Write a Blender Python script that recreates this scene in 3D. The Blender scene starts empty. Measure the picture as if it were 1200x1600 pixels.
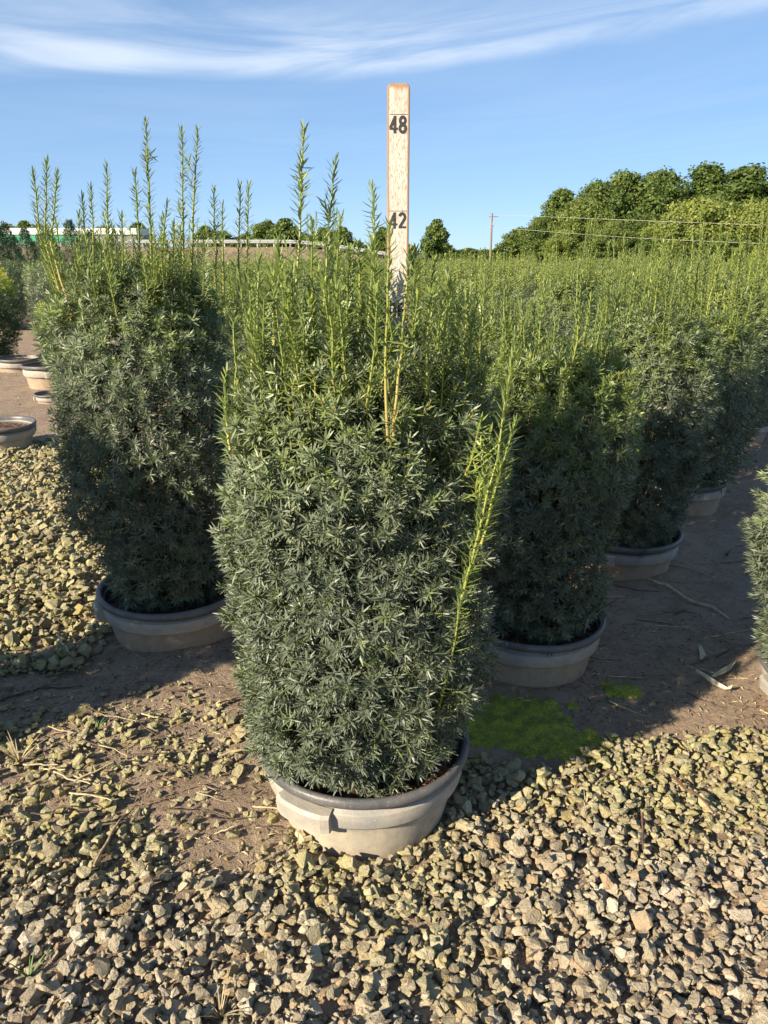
import bpy, bmesh, math, random
import numpy as np
from mathutils import Vector, Matrix

SC = bpy.context.scene
COL = SC.collection
rad = math.radians

# ------------------------------------------------------------------ camera
CAM_H, PITCH, FPX = 1.145, rad(18.62), 1202.0
cam = bpy.data.cameras.new('camera')
cam_o = bpy.data.objects.new('camera', cam)
COL.objects.link(cam_o)
cam.sensor_fit = 'VERTICAL'; cam.sensor_height = 36.0; cam.lens = FPX / 1600 * 36.0
cam.clip_start = 0.02; cam.clip_end = 6000
cam_o.location = (0, 0, CAM_H); cam_o.rotation_euler = (rad(90) - PITCH, 0, 0)
SC.camera = cam_o

# ------------------------------------------------------------------ sky, sun, exposure
SUN_EL = rad(26.5)
SUN_AZ = math.atan2(-0.755, -0.656)            # direction TO the sun, measured from +Y towards +X
sun_dir = Vector((math.sin(SUN_AZ) * math.cos(SUN_EL), math.cos(SUN_AZ) * math.cos(SUN_EL), math.sin(SUN_EL)))
world = bpy.data.worlds.new('World'); SC.world = world; world.use_nodes = True
nt = world.node_tree; nt.nodes.clear()
def N(t, ty, **kw):
    n = t.nodes.new(ty)
    for k, v in kw.items(): setattr(n, k, v)
    return n
def L(t, a, b): t.links.new(a, b)
def MATH(t, op, a, b=None, c=None, clamp=False):
    n = N(t, 'ShaderNodeMath', operation=op); n.use_clamp = clamp
    for i, v in enumerate((a, b, c)):
        if v is None: continue
        if isinstance(v, (int, float)): n.inputs[i].default_value = v
        else: L(t, v, n.inputs[i])
    return n.outputs[0]
def SMOOTH(t, v, lo, hi):
    n = N(t, 'ShaderNodeMapRange', interpolation_type='SMOOTHSTEP')
    L(t, v, n.inputs['Value']); n.inputs['From Min'].default_value = lo; n.inputs['From Max'].default_value = hi
    return n.outputs[0]
sky = N(nt, 'ShaderNodeTexSky', sky_type='NISHITA')
sky.sun_disc = False; sky.sun_elevation = SUN_EL; sky.sun_rotation = SUN_AZ
sky.air_density = 0.75; sky.dust_density = 0.15; sky.ozone_density = 6.0; sky.altitude = 1500
skg = N(nt, 'ShaderNodeGamma'); skg.inputs[1].default_value = 0.50; L(nt, sky.outputs[0], skg.inputs[0])
sks = N(nt, 'ShaderNodeMixRGB', blend_type='MULTIPLY'); sks.inputs[0].default_value = 1; L(nt, skg.outputs[0], sks.inputs[1]); sks.inputs[2].default_value = (0.95, 1.13, 1.30, 1)
tc = N(nt, 'ShaderNodeTexCoord'); sx = N(nt, 'ShaderNodeSeparateXYZ'); L(nt, tc.outputs['Generated'], sx.inputs[0])
zc = MATH(nt, 'MAXIMUM', sx.outputs[2], 0.03)
px, py = MATH(nt, 'DIVIDE', sx.outputs[0], zc), MATH(nt, 'DIVIDE', sx.outputs[1], zc)
cv = N(nt, 'ShaderNodeCombineXYZ'); L(nt, px, cv.inputs[0]); L(nt, py, cv.inputs[1])
n2 = N(nt, 'ShaderNodeTexNoise'); n2.inputs['Scale'].default_value = 0.55; n2.inputs['Detail'].default_value = 3
L(nt, cv.outputs[0], n2.inputs['Vector'])
# a long cirrus band that sweeps up to one side (coordinates on a cloud deck); its streaks run along the sweep
sweep = MATH(nt, 'ADD', py, MATH(nt, 'MULTIPLY', MATH(nt, 'POWER', MATH(nt, 'MAXIMUM', MATH(nt, 'ADD', px, 0.3), 0.0), 1.6), 0.45))
sv = N(nt, 'ShaderNodeCombineXYZ'); L(nt, MATH(nt, 'MULTIPLY', px, 0.62), sv.inputs[0]); L(nt, MATH(nt, 'MULTIPLY', sweep, 0.95), sv.inputs[1])
n1 = N(nt, 'ShaderNodeTexNoise'); n1.inputs['Scale'].default_value = 0.9; n1.inputs['Detail'].default_value = 8; n1.inputs['Roughness'].default_value = 0.57; n1.inputs['Distortion'].default_value = 0.9
L(nt, sv.outputs[0], n1.inputs['Vector'])
band = MATH(nt, 'ADD', sweep, MATH(nt, 'MULTIPLY', n2.outputs['Fac'], 0.9))
b_in = SMOOTH(nt, band, 5.80, 5.30); b_out = SMOOTH(nt, band, 3.5, 5.4)
band_m = MATH(nt, 'MULTIPLY', b_in, b_out)
wisp = SMOOTH(nt, n1.outputs['Fac'], 0.30, 0.74)
dens = MATH(nt, 'MULTIPLY', wisp, MATH(nt, 'MULTIPLY_ADD', band_m, 1.0, 0.12), clamp=True)
horizon_fade = SMOOTH(nt, sx.outputs[2], 0.05, 0.16)
dens = MATH(nt, 'MULTIPLY', dens, horizon_fade)
mx = N(nt, 'ShaderNodeMixRGB'); L(nt, MATH(nt, 'MULTIPLY', dens, 0.70), mx.inputs[0]); L(nt, sks.outputs[0], mx.inputs[1])
mx.inputs[2].default_value = (3.3, 3.6, 4.0, 1)
bg = N(nt, 'ShaderNodeBackground'); bg.inputs['Strength'].default_value = 0.128
L(nt, mx.outputs[0], bg.inputs[0]); wo = N(nt, 'ShaderNodeOutputWorld'); L(nt, bg.outputs[0], wo.inputs[0])

sl = bpy.data.lights.new('sun', 'SUN'); sl.energy = 5.0; sl.angle = rad(0.53); sl.color = (1.0, 0.86, 0.66)
so = bpy.data.objects.new('sun', sl); COL.objects.link(so)
so.rotation_euler = sun_dir.to_track_quat('Z', 'Y').to_euler(); so.location = sun_dir * 50
SC.view_settings.view_transform = 'Standard'; SC.view_settings.look = 'None'
SC.view_settings.exposure = 1.2; SC.view_settings.gamma = 1.0; SC.view_settings.use_curve_mapping = False
SC.render.engine = 'CYCLES'; SC.cycles.use_denoising = True; SC.cycles.max_bounces = 6

# ------------------------------------------------------------------ helpers
def at(u, v, Y):
    """point on the sight line of photo pixel (u, v) at forward distance Y (metres)"""
    x, y = (u - 600) / FPX, (800 - v) / FPX
    d = (x, math.cos(PITCH) + y * math.sin(PITCH), -math.sin(PITCH) + y * math.cos(PITCH))
    s = Y / d[1]
    return np.array((d[0] * s, Y, CAM_H + d[2] * s))
def tag(o, label=None, cat=None, group=None, kind=None):
    for k, v in (('label', label), ('category', cat), ('group', group), ('kind', kind)):
        if v: o[k] = v
    return o
def link(name, me, parent=None, loc=None, rz=0.0):
    o = bpy.data.objects.new(name, me); COL.objects.link(o)
    if parent is not None: o.parent = parent
    if loc is not None: o.location = loc
    if rz: o.rotation_euler = (0, 0, rz)
    return o
def copy_tree(o, parent=None):
    c = o.copy(); COL.objects.link(c); c.parent = parent
    for ch in list(o.children): copy_tree(ch, c)
    return c
def _hash(ix, iy, s):
    h = (ix.astype(np.int64) * 374761393 + iy.astype(np.int64) * 668265263 + s * 1442695041) & 0x7fffffff
    h = ((h ^ (h >> 13)) * 1274126177) & 0x7fffffff
    return ((h ^ (h >> 16)) & 0xffff) / 65535.0
def vnoise(x, y, s=0):
    x = np.asarray(x, float); y = np.asarray(y, float)
    ix, iy = np.floor(x), np.floor(y); fx, fy = x - ix, y - iy
    fx = fx * fx * (3 - 2 * fx); fy = fy * fy * (3 - 2 * fy)
    a, b = _hash(ix, iy, s), _hash(ix + 1, iy, s); c, d = _hash(ix, iy + 1, s), _hash(ix + 1, iy + 1, s)
    return (a * (1 - fx) + b * fx) * (1 - fy) + (c * (1 - fx) + d * fx) * fy
def sstep(a, b, x):
    t = np.clip((np.asarray(x, float) - a) / (b - a), 0, 1); return t * t * (3 - 2 * t)
def mesh_from(name, V, Q, mat, T=None, smooth=False, C=None, midx=None):
    """V (n,3) verts, Q (m,k) faces of k corners; T optional per-vertex float 'tint'; C optional per-vertex colour 'col'"""
    V = np.asarray(V, np.float32); Q = np.asarray(Q, np.int32)
    me = bpy.data.meshes.new(name); k = Q.shape[1]
    me.vertices.add(len(V)); me.vertices.foreach_set('co', V.ravel())
    me.loops.add(Q.size); me.loops.foreach_set('vertex_index', Q.ravel())
    me.polygons.add(len(Q)); me.polygons.foreach_set('loop_start', np.arange(0, Q.size, k, dtype=np.int32))
    me.update(calc_edges=True)
    if smooth: me.polygons.foreach_set('use_smooth', np.ones(len(Q), bool))
    else: me.polygons.foreach_set('use_smooth', np.zeros(len(Q), bool))
    for m in (mat if isinstance(mat, (list, tuple)) else [mat]): me.materials.append(m)
    if midx is not None: me.polygons.foreach_set('material_index', np.asarray(midx, np.int32))
    if T is not None:
        me.attributes.new('tint', 'FLOAT', 'POINT').data.foreach_set('value', np.asarray(T, np.float32))
    if C is not None:
        C4 = np.ones((len(V), 4), np.float32); C4[:, :3] = C
        me.attributes.new('col', 'FLOAT_COLOR', 'POINT').data.foreach_set('color', C4.ravel())
    return me
class Soup:
    def __init__(s): s.V, s.Q, s.T, s.n = [], [], [], 0
    def add(s, V, Q, T):
        s.V.append(V); s.Q.append(Q + s.n); s.T.append(np.broadcast_to(np.asarray(T, np.float32), (len(V),))); s.n += len(V)
    def mesh(s, name, mat, smooth=True):
        return mesh_from(name, np.concatenate(s.V), np.concatenate(s.Q), mat, np.concatenate(s.T), smooth)
def from_bm(name, bm, mat, smooth=False):
    me = bpy.data.meshes.new(name); bm.normal_update(); bm.to_mesh(me); bm.free()
    for m in (mat if isinstance(mat, (list, tuple)) else [mat]): me.materials.append(m)
    me.polygons.foreach_set('use_smooth', np.full(len(me.polygons), smooth)); return me
def tube(pts, radii, k=5):
    """quads of a tapered tube through pts"""
    pts = np.asarray(pts, float); n = len(pts); V = []
    for i in range(n):
        d = pts[min(i + 1, n - 1)] - pts[max(i - 1, 0)]; d /= np.linalg.norm(d) + 1e-9
        a = np.cross(d, (0.31, 0.77, 0.55)); a /= np.linalg.norm(a) + 1e-9; b = np.cross(d, a)
        th = np.arange(k) / k * 2 * math.pi
        V.append(pts[i] + radii[i] * (np.outer(np.cos(th), a) + np.outer(np.sin(th), b)))
    V = np.concatenate(V); Q = []
    for i in range(n - 1):
        for j in range(k): Q.append((i * k + j, i * k + (j + 1) % k, (i + 1) * k + (j + 1) % k, (i + 1) * k + j))
    if k == 4: Q.append((0, 3, 2, 1)); Q.append(tuple((n - 1) * k + j for j in range(4)))
    return V, np.array(Q)
def box_bm(bm, cx, cy, cz, sx_, sy_, sz_, bev=0.0):
    r = bmesh.ops.create_cube(bm, size=1.0)
    for v in r['verts']: v.co = Vector((cx + v.co.x * sx_, cy + v.co.y * sy_, cz + v.co.z * sz_))
    if bev:
        es = list({e for v in r['verts'] for e in v.link_edges})
        bmesh.ops.bevel(bm, geom=es, offset=bev, segments=2, affect='EDGES', profile=0.5)

# ------------------------------------------------------------------ materials
def new_mat(name):
    m = bpy.data.materials.new(name); m.use_nodes = True; t = m.node_tree
    b = t.nodes['Principled BSDF']; return m, t, b
def ramp(t, fac, stops, interp='LINEAR'):
    r = N(t, 'ShaderNodeValToRGB'); r.color_ramp.interpolation = interp
    e = r.color_ramp.elements
    while len(e) > 1: e.remove(e[-1])
    e[0].position = stops[0][0]; e[0].color = (*stops[0][1], 1)
    for p, c in stops[1:]:
        x = e.new(p); x.color = (*c, 1)
    if fac is not None: L(t, fac, r.inputs[0])
    return r.outputs[0]
def noise(t, scale, detail=4, rough=0.55, vec=None, dist=0.0):
    n = N(t, 'ShaderNodeTexNoise'); n.inputs['Scale'].default_value = scale; n.inputs['Detail'].default_value = detail
    n.inputs['Roughness'].default_value = rough; n.inputs['Distortion'].default_value = dist
    if vec is not None: L(t, vec, n.inputs['Vector'])
    return n.outputs['Fac']
def mixc(t, f, a, b, mode='MIX'):
    n = N(t, 'ShaderNodeMixRGB', blend_type=mode)
    for i, v in ((0, f), (1, a), (2, b)):
        if isinstance(v, (int, float)): n.inputs[i].default_value = v
        elif isinstance(v, tuple): n.inputs[i].default_value = (*v, 1)
        else: L(t, v, n.inputs[i])
    return n.outputs[0]
def bump(t, b, h, strength=0.5, dist=0.01):
    n = N(t, 'ShaderNodeBump'); n.inputs['Strength'].default_value = strength; n.inputs['Distance'].default_value = dist
    L(t, h, n.inputs['Height']); L(t, n.outputs[0], b.inputs['Normal']); return n
def pos(t): return N(t, 'ShaderNodeNewGeometry').outputs['Position']

def needle_material(name, stops, rough=0.49, spec=0.66, transl=0.2):
    m, t, b = new_mat(name)
    a = N(t, 'ShaderNodeAttribute', attribute_name='tint')
    oi = N(t, 'ShaderNodeObjectInfo')
    v = MATH(t, 'ADD', a.outputs['Fac'], MATH(t, 'MULTIPLY_ADD', oi.outputs['Random'], 0.06, -0.03))
    c = ramp(t, v, stops)
    L(t, c, b.inputs['Base Color']); b.inputs['Roughness'].default_value = rough
    b.inputs['Specular IOR Level'].default_value = spec
    tr = N(t, 'ShaderNodeBsdfTranslucent'); L(t, mixc(t, 1.0, c, (1.3, 1.5, 0.6), 'MULTIPLY'), tr.inputs[0])
    ms = N(t, 'ShaderNodeMixShader'); ms.inputs[0].default_value = transl
    L(t, b.outputs[0], ms.inputs[1]); L(t, tr.outputs[0], ms.inputs[2]); L(t, ms.outputs[0], t.nodes['Material Output'].inputs[0])
    return m
M_yew = needle_material('yew_needles', [(0.0, (0.078, 0.098, 0.068)), (0.25, (0.155, 0.186, 0.118)), (0.5, (0.165, 0.215, 0.068)),
    (0.7, (0.215, 0.275, 0.060)), (0.86, (0.32, 0.34, 0.07)), (0.93, (0.44, 0.38, 0.11)), (1.0, (0.42, 0.26, 0.12))])
M_gold = needle_material('golden_needles', [(0.0, (0.022, 0.050, 0.03)), (0.4, (0.08, 0.14, 0.03)), (0.7, (0.36, 0.40, 0.04)), (1.0, (0.5, 0.48, 0.05))])
M_conif = needle_material('arborvitae_needles', [(0.0, (0.03, 0.062, 0.04)), (0.5, (0.055, 0.10, 0.05)), (1.0, (0.10, 0.15, 0.06))], 0.55, 0.3)
M_leaf = needle_material('broad_leaves', [(0.0, (0.040, 0.075, 0.020)), (0.5, (0.105, 0.150, 0.034)), (1.0, (0.22, 0.25, 0.055))], 0.5, 0.35, 0.28)
def bark_material():
    m, t, b = new_mat('bark')
    n = noise(t, 40, 5, 0.6, pos(t)); L(t, ramp(t, n, [(0.3, (0.05, 0.03, 0.02)), (0.7, (0.16, 0.10, 0.065))]), b.inputs['Base Color'])
    b.inputs['Roughness'].default_value = 0.9; bump(t, b, n, 0.6, 0.01); return m
M_bark = bark_material()

def ground_material():
    m, t, b = new_mat('soil_ground'); p = pos(t)
    s = N(t, 'ShaderNodeSeparateXYZ'); L(t, p, s.inputs[0])
    big, mid, fine, grit = noise(t, 1.6, 5, 0.6, p), noise(t, 9, 6, 0.65, p, 0.6), noise(t, 55, 5, 0.7, p), noise(t, 320, 3, 0.7, p)
    soil = ramp(t, mid, [(0.25, (0.20, 0.148, 0.106)), (0.5, (0.30, 0.225, 0.163)), (0.75, (0.38, 0.295, 0.215))])
    soil = mixc(t, SMOOTH(t, fine, 0.5, 0.72), soil, (0.135, 0.095, 0.066))
    soil = mixc(t, MATH(t, 'MULTIPLY', SMOOTH(t, big, 0.45, 0.7), 0.45), soil, (0.36, 0.275, 0.195))
    soil = mixc(t, SMOOTH(t, grit, 0.66, 0.72), soil, (0.42, 0.36, 0.28))
    vo = N(t, 'ShaderNodeTexVoronoi'); vo.inputs['Scale'].default_value = 130; L(t, p, vo.inputs['Vector'])
    soil = mixc(t, MATH(t, 'MULTIPLY', SMOOTH(t, vo.outputs['Distance'], 0.16, 0.08), SMOOTH(t, fine, 0.45, 0.6)), soil, (0.48, 0.43, 0.36))
    # algae film on the soil in patches
    alg = MATH(t, 'MULTIPLY', SMOOTH(t, noise(t, 3.1, 5, 0.6, p), 0.56, 0.70), 0.35)
    soil = mixc(t, alg, soil, (0.13, 0.14, 0.04))
    # far field: grass and stubble
    far = SMOOTH(t, MATH(t, 'ADD', s.outputs[1], MATH(t, 'MULTIPLY', noise(t, 0.05, 3, 0.5, p), 30)), 45, 62)
    grass = ramp(t, noise(t, 0.07, 6, 0.6, p), [(0.38, (0.075, 0.105, 0.03)), (0.55, (0.11, 0.13, 0.045)), (0.66, (0.26, 0.18, 0.11))])
    L(t, mixc(t, far, soil, grass), b.inputs['Base Color'])
    b.inputs['Roughness'].default_value = 0.93; b.inputs['Specular IOR Level'].default_value = 0.2
    h = MATH(t, 'ADD', MATH(t, 'MULTIPLY', fine, 0.6), MATH(t, 'ADD', MATH(t, 'MULTIPLY', mid, 1.0), MATH(t, 'MULTIPLY', grit, 0.35)))
    bump(t, b, h, 0.9, 0.018); return m
M_ground = ground_material()

def stone_material():
    m, t, b = new_mat('limestone_gravel'); p = pos(t)
    a = N(t, 'ShaderNodeAttribute', attribute_name='tint'); oi = N(t, 'ShaderNodeObjectInfo')
    r = MATH(t, 'FRACT', MATH(t, 'ADD', a.outputs['Fac'], oi.outputs['Random']))
    base = ramp(t, r, [(0.0, (0.24, 0.20, 0.145)), (0.2, (0.37, 0.32, 0.225)), (0.4, (0.32, 0.28, 0.215)), (0.6, (0.45, 0.39, 0.275)),
                       (0.72, (0.35, 0.25, 0.155)), (0.85, (0.41, 0.36, 0.28)), (0.95, (0.55, 0.49, 0.39)), (1.0, (0.23, 0.20, 0.165))])
    fine = noise(t, 170, 5, 0.7, p); mid = noise(t, 60, 4, 0.6, p)
    c = mixc(t, SMOOTH(t, fine, 0.52, 0.68), base, mixc(t, 1.0, base, (0.52, 0.47, 0.42), 'MULTIPLY'))
    c = mixc(t, MATH(t, 'MULTIPLY', SMOOTH(t, mid, 0.5, 0.7), 0.5), c, mixc(t, 1.0, base, (1.2, 1.16, 1.08), 'MULTIPLY'))
    # algae: a green-yellow coat in wide patches over the bed, blotchy on each stone
    s = N(t, 'ShaderNodeSeparateXYZ'); L(t, p, s.inputs[0])
    wide = MATH(t, 'ADD', noise(t, 1.5, 3, 0.5, p), MATH(t, 'MULTIPLY', MATH(t, 'SUBTRACT', s.outputs[1], 1.22), 0.42))
    wide = MATH(t, 'ADD', wide, MATH(t, 'MULTIPLY', SMOOTH(t, s.outputs[0], 0.15, -0.5), 0.06))
    alg = MATH(t, 'MULTIPLY', SMOOTH(t, wide, 0.34, 0.62), MATH(t, 'MULTIPLY', SMOOTH(t, MATH(t, 'ADD', mid, MATH(t, 'MULTIPLY', r, 0.25)), 0.42, 0.72), 0.85))
    c = mixc(t, alg, c, mixc(t, 0.35, (0.29, 0.29, 0.070), base))
    L(t, c, b.inputs['Base Color']); b.inputs['Roughness'].default_value = 0.88; b.inputs['Specular IOR Level'].default_value = 0.25
    bump(t, b, MATH(t, 'ADD', MATH(t, 'MULTIPLY', fine, 0.7), mid), 0.9, 0.010); return m
M_stone = stone_material()

def pot_material(name, dust, dust_col, base, rough=0.55):
    m, t, b = new_mat(name); tcn = N(t, 'ShaderNodeTexCoord'); o = tcn.outputs['Object']
    s = N(t, 'ShaderNodeSeparateXYZ'); L(t, o, s.inputs[0])
    n1_, n2_, n3_ = noise(t, 9, 6, 0.65, o, 0.4), noise(t, 42, 5, 0.65, o), noise(t, 220, 3, 0.6, o)
    mpn = N(t, 'ShaderNodeMapping'); mpn.inputs['Scale'].default_value = (30, 30, 3.5); L(t, o, mpn.inputs[0])
    streak = noise(t, 1.0, 4, 0.6, mpn.outputs[0])
    low = SMOOTH(t, MATH(t, 'ADD', s.outputs[2], MATH(t, 'MULTIPLY', n1_, -0.05)), 0.075, 0.0)
    f = MATH(t, 'ADD', MATH(t, 'MULTIPLY', SMOOTH(t, n1_, 0.30, 0.62), dust), MATH(t, 'MULTIPLY', low, 0.55), clamp=True)
    f = MATH(t, 'MULTIPLY', f, MATH(t, 'MULTIPLY_ADD', SMOOTH(t, n2_, 0.3, 0.65), 0.35, 0.65))
    f = MATH(t, 'MULTIPLY', f, MATH(t, 'MULTIPLY_ADD', SMOOTH(t, streak, 0.3, 0.6), 0.3, 0.7))
    dc = mixc(t, SMOOTH(t, n2_, 0.4, 0.65), dust_col, tuple(x * 0.72 for x in dust_col))
    c = mixc(t, f, mixc(t, n3_, base, tuple(x * 1.5 for x in base)), dc)
    c = mixc(t, MATH(t, 'MULTIPLY', SMOOTH(t, n3_, 0.62, 0.74), 0.5), c, tuple(x * 1.3 for x in dust_col))
    L(t, c, b.inputs['Base Color'])
    L(t, MATH(t, 'MULTIPLY_ADD', f, 0.4, rough - 0.12), b.inputs['Roughness'])
    b.inputs['Specular IOR Level'].default_value = 0.4
    bump(t, b, MATH(t, 'ADD', n3_, MATH(t, 'MULTIPLY', n2_, 1.0)), 0.16, 0.004); return m
M_pot_dusty = pot_material('dusty_grey_plastic', 0.9, (0.50, 0.43, 0.32), (0.19, 0.18, 0.16))
M_pot_mud = pot_material('mud_splashed_plastic', 1.0, (0.44, 0.33, 0.22), (0.18, 0.15, 0.12))
M_band = pot_material('pot_band_plastic', 0.7, (0.47, 0.41, 0.32), (0.20, 0.195, 0.18))
M_rim = pot_material('pot_rim_plastic', 0.30, (0.34, 0.31, 0.26), (0.055, 0.057, 0.062), 0.48)

def simple(name, col, rough=0.7, nscale=30, var=0.35, metal=0.0, bmp=0.0):
    m, t, b = new_mat(name); n = noise(t, nscale, 5, 0.6, N(t, 'ShaderNodeTexCoord').outputs['Object'])
    L(t, ramp(t, n, [(0.3, tuple(c * (1 - var) for c in col)), (0.7, tuple(min(1, c * (1 + var)) for c in col))]), b.inputs['Base Color'])
    b.inputs['Roughness'].default_value = rough; b.inputs['Metallic'].default_value = metal
    if bmp: bump(t, b, n, bmp, 0.004)
    return m
M_mulch = simple('bark_mulch', (0.115, 0.058, 0.036), 0.9, 60, 0.6, 0, 1.0)
M_twig = simple('dry_twig', (0.26, 0.19, 0.115), 0.85, 60, 0.5, 0, 0.4)
M_straw = simple('pale_straw', (0.46, 0.38, 0.22), 0.75, 60, 0.35)
M_darktwig = simple('dark_twig', (0.085, 0.06, 0.042), 0.9, 60, 0.5)
M_redtwig = simple('red_brown_twig', (0.13, 0.065, 0.04), 0.8, 60, 0.4)
M_dryleaf = simple('dry_leaf', (0.52, 0.47, 0.34), 0.8, 40, 0.3, 0, 0.3)
M_weed = simple('weed_leaf', (0.10, 0.16, 0.04), 0.6, 40, 0.4)
M_black = simple('black_paint', (0.022, 0.022, 0.024), 0.6, 300, 0.5)
M_white_tag = simple('white_plastic_tag', (0.75, 0.75, 0.72), 0.4, 50, 0.08)
M_bwhite = simple('white_sheet_metal', (0.74, 0.74, 0.72), 0.5, 3, 0.06)
M_bgreen = simple('green_sheet_metal', (0.04, 0.30, 0.17), 0.5, 3, 0.1)
M_bgrey = simple('grey_sheet_metal', (0.20, 0.20, 0.19), 0.6, 3, 0.1)
M_glass = simple('dark_glass', (0.03, 0.035, 0.04), 0.15, 3, 0.1)
M_steel = simple('galvanised_steel', (0.40, 0.41, 0.42), 0.6, 12, 0.15, 0.2)
M_polewood = simple('weathered_pole', (0.22, 0.17, 0.13), 0.9, 8, 0.35)
M_wire = simple('bare_wire', (0.42, 0.41, 0.36), 0.5, 8, 0.1)
M_bank = simple('dry_bank', (0.24, 0.17, 0.11), 0.95, 0.35, 0.45)

def moss_material():
    m, t, b = new_mat('moss'); p = pos(t); n, f = noise(t, 26, 5, 0.65, p), noise(t, 260, 4, 0.7, p)
    c = ramp(t, n, [(0.35, (0.15, 0.155, 0.030)), (0.5, (0.29, 0.34, 0.030)), (0.65, (0.47, 0.52, 0.045))])
    c = mixc(t, SMOOTH(t, f, 0.48, 0.62), c, (0.13, 0.115, 0.045))
    L(t, c, b.inputs['Base Color']); b.inputs['Roughness'].default_value = 0.95
    bump(t, b, f, 1.0, 0.006); return m
M_moss = moss_material()

def board_material():
    """peeling white paint over bare wood; wood shows at the edges of the board and in flecks"""
    m, t, b = new_mat('peeling_white_paint'); tcn = N(t, 'ShaderNodeTexCoord'); o = tcn.outputs['Object']
    s = N(t, 'ShaderNodeSeparateXYZ'); L(t, o, s.inputs[0])
    mpn = N(t, 'ShaderNodeMapping'); mpn.inputs['Scale'].default_value = (1, 1, 0.28); L(t, o, mpn.inputs[0])
    fl, g = noise(t, 420, 6, 0.75, mpn.outputs[0]), noise(t, 34, 5, 0.7, mpn.outputs[0])
    edge = MATH(t, 'ABSOLUTE', s.outputs[0])
    edge = MATH(t, 'ADD', edge, MATH(t, 'MULTIPLY', MATH(t, 'SUBTRACT', g, 0.5), 0.006))
    we = SMOOTH(t, edge, 0.0146, 0.0164)
    wt = SMOOTH(t, MATH(t, 'ADD', s.outputs[2], MATH(t, 'MULTIPLY', g, 0.02)), 1.294, 1.303)
    wside = SMOOTH(t, s.outputs[1], -0.0090, -0.0082)
    fleck = MATH(t, 'MULTIPLY', SMOOTH(t, fl, 0.50, 0.62), 0.85)
    w = MATH(t, 'MAXIMUM', MATH(t, 'MAXIMUM', we, wt), MATH(t, 'MAXIMUM', wside, fleck))
    wood = ramp(t, g, [(0.3, (0.20, 0.115, 0.06)), (0.7, (0.36, 0.22, 0.12))])
    paint = mixc(t, SMOOTH(t, g, 0.35, 0.7), (0.53, 0.495, 0.435), (0.42, 0.38, 0.325))
    L(t, mixc(t, w, paint, wood), b.inputs['Base Color']); b.inputs['Roughness'].default_value = 0.65
    bump(t, b, MATH(t, 'MULTIPLY', fl, -1.0), 0.35, 0.002); return m
M_board = board_material()

# ------------------------------------------------------------------ ground
POTS = {'front': (-0.042, 1.418), 'left': (-0.66, 2.215), 'right': (0.42, 2.02), 'third': (0.90, 2.73), 'edge': (1.255, 1.75), 'off': (-1.36, 1.50)}
def ground_z(x, y):
    x = np.asarray(x, float); y = np.asarray(y, float)
    z = 0.030 * (vnoise(x * 1.7, y * 1.7, 1) - 0.5) + 0.016 * (vnoise(x * 6, y * 6, 2) - 0.5) + 0.008 * (vnoise(x * 19, y * 19, 3) - 0.5)
    z = z + 0.004 * (vnoise(x * 60, y * 60, 4) - 0.5)
    near = np.exp(-((x - 0.1) ** 2 + (y - 1.1) ** 2) / 6.0)
    z = z * np.where(y < 30, 1.0, 0.0) * (0.5 + 0.5 * near)
    for k in ('left', 'right', 'third'):
        d = np.hypot(x - POTS[k][0], y - POTS[k][1]); z = z + 0.022 * np.exp(-((d - 0.16) / 0.10) ** 2) * (0.5 + vnoise(x * 5, y * 5, 9))
    z = z + np.where(y > 60, 0.0, 0.0)
    return z
def graded(lo, hi, step, far_lo, far_hi, grow=1.22):
    c = list(np.arange(lo, hi, step)); a, s = lo, step
    while a > far_lo: s *= grow; a -= s; c.insert(0, a)
    a, s = c[-1], step
    while a < far_hi: s *= grow; a += s; c.append(a)
    return np.array(c)
gx, gy = graded(-1.6, 1.8, 0.0155, -2500, 2500), graded(0.6, 3.0, 0.0155, -1500, 4500)
GX, GY = np.meshgrid(gx, gy); GV = np.stack([GX.ravel(), GY.ravel(), ground_z(GX, GY).ravel()], 1)
nx, ny = len(gx), len(gy); ii = (np.arange(ny - 1)[:, None] * nx + np.arange(nx - 1)[None, :]).ravel()
ground = link('ground', mesh_from('ground', GV, np.stack([ii, ii + 1, ii + nx + 1, ii + nx], 1), M_ground, smooth=True))
tag(ground, 'brown trodden nursery soil running out to grassy fields', 'ground', kind='structure')

# ------------------------------------------------------------------ gravel stones
def hull_stone(seed, n=15):
    r = random.Random(seed); bm = bmesh.new()
    ex = (1.0, r.uniform(0.62, 0.95), r.uniform(0.40, 0.66))
    for _ in range(n):
        v = Vector((r.gauss(0, 1), r.gauss(0, 1), r.gauss(0, 1))).normalized()
        p = 2.7                                                       # super-ellipsoid: blocky, broken faces
        q = (abs(v.x) ** p + abs(v.y) ** p + abs(v.z) ** p) ** (-1 / p)
        q *= r.uniform(0.84, 1.0)
        bm.verts.new((v.x * q * ex[0] * .5, v.y * q * ex[1] * .5, v.z * q * ex[2] * .5))
    res = bmesh.ops.convex_hull(bm, input=bm.verts)
    bmesh.ops.delete(bm, geom=[v for v in bm.verts if not v.link_faces], context='VERTS')
    bmesh.ops.triangulate(bm, faces=bm.faces[:]); bm.normal_update(); bm.verts.ensure_lookup_table()
    return bm
STONES = []
for k in range(20):
    bm = hull_stone(k + 5, 14 + k % 6)
    bm.verts.index_update()
    V = np.array([v.co[:] for v in bm.verts]); F = np.array([[v.index for v in f.verts] for f in bm.faces])
    me = from_bm('stone', bm, M_stone)
    me.attributes.new('tint', 'FLOAT', 'POINT').data.foreach_set('value', np.zeros(len(me.vertices), np.float32))
    STONES.append((V, F, me))
SMALL = []
for k in range(8):
    bm = hull_stone(k + 70, 11); bm.verts.index_update()
    SMALL.append((np.array([v.co[:] for v in bm.verts]), np.array([[v.index for v in f.verts] for f in bm.faces]), None)); bm.free()
rng = np.random.default_rng(11)
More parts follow.
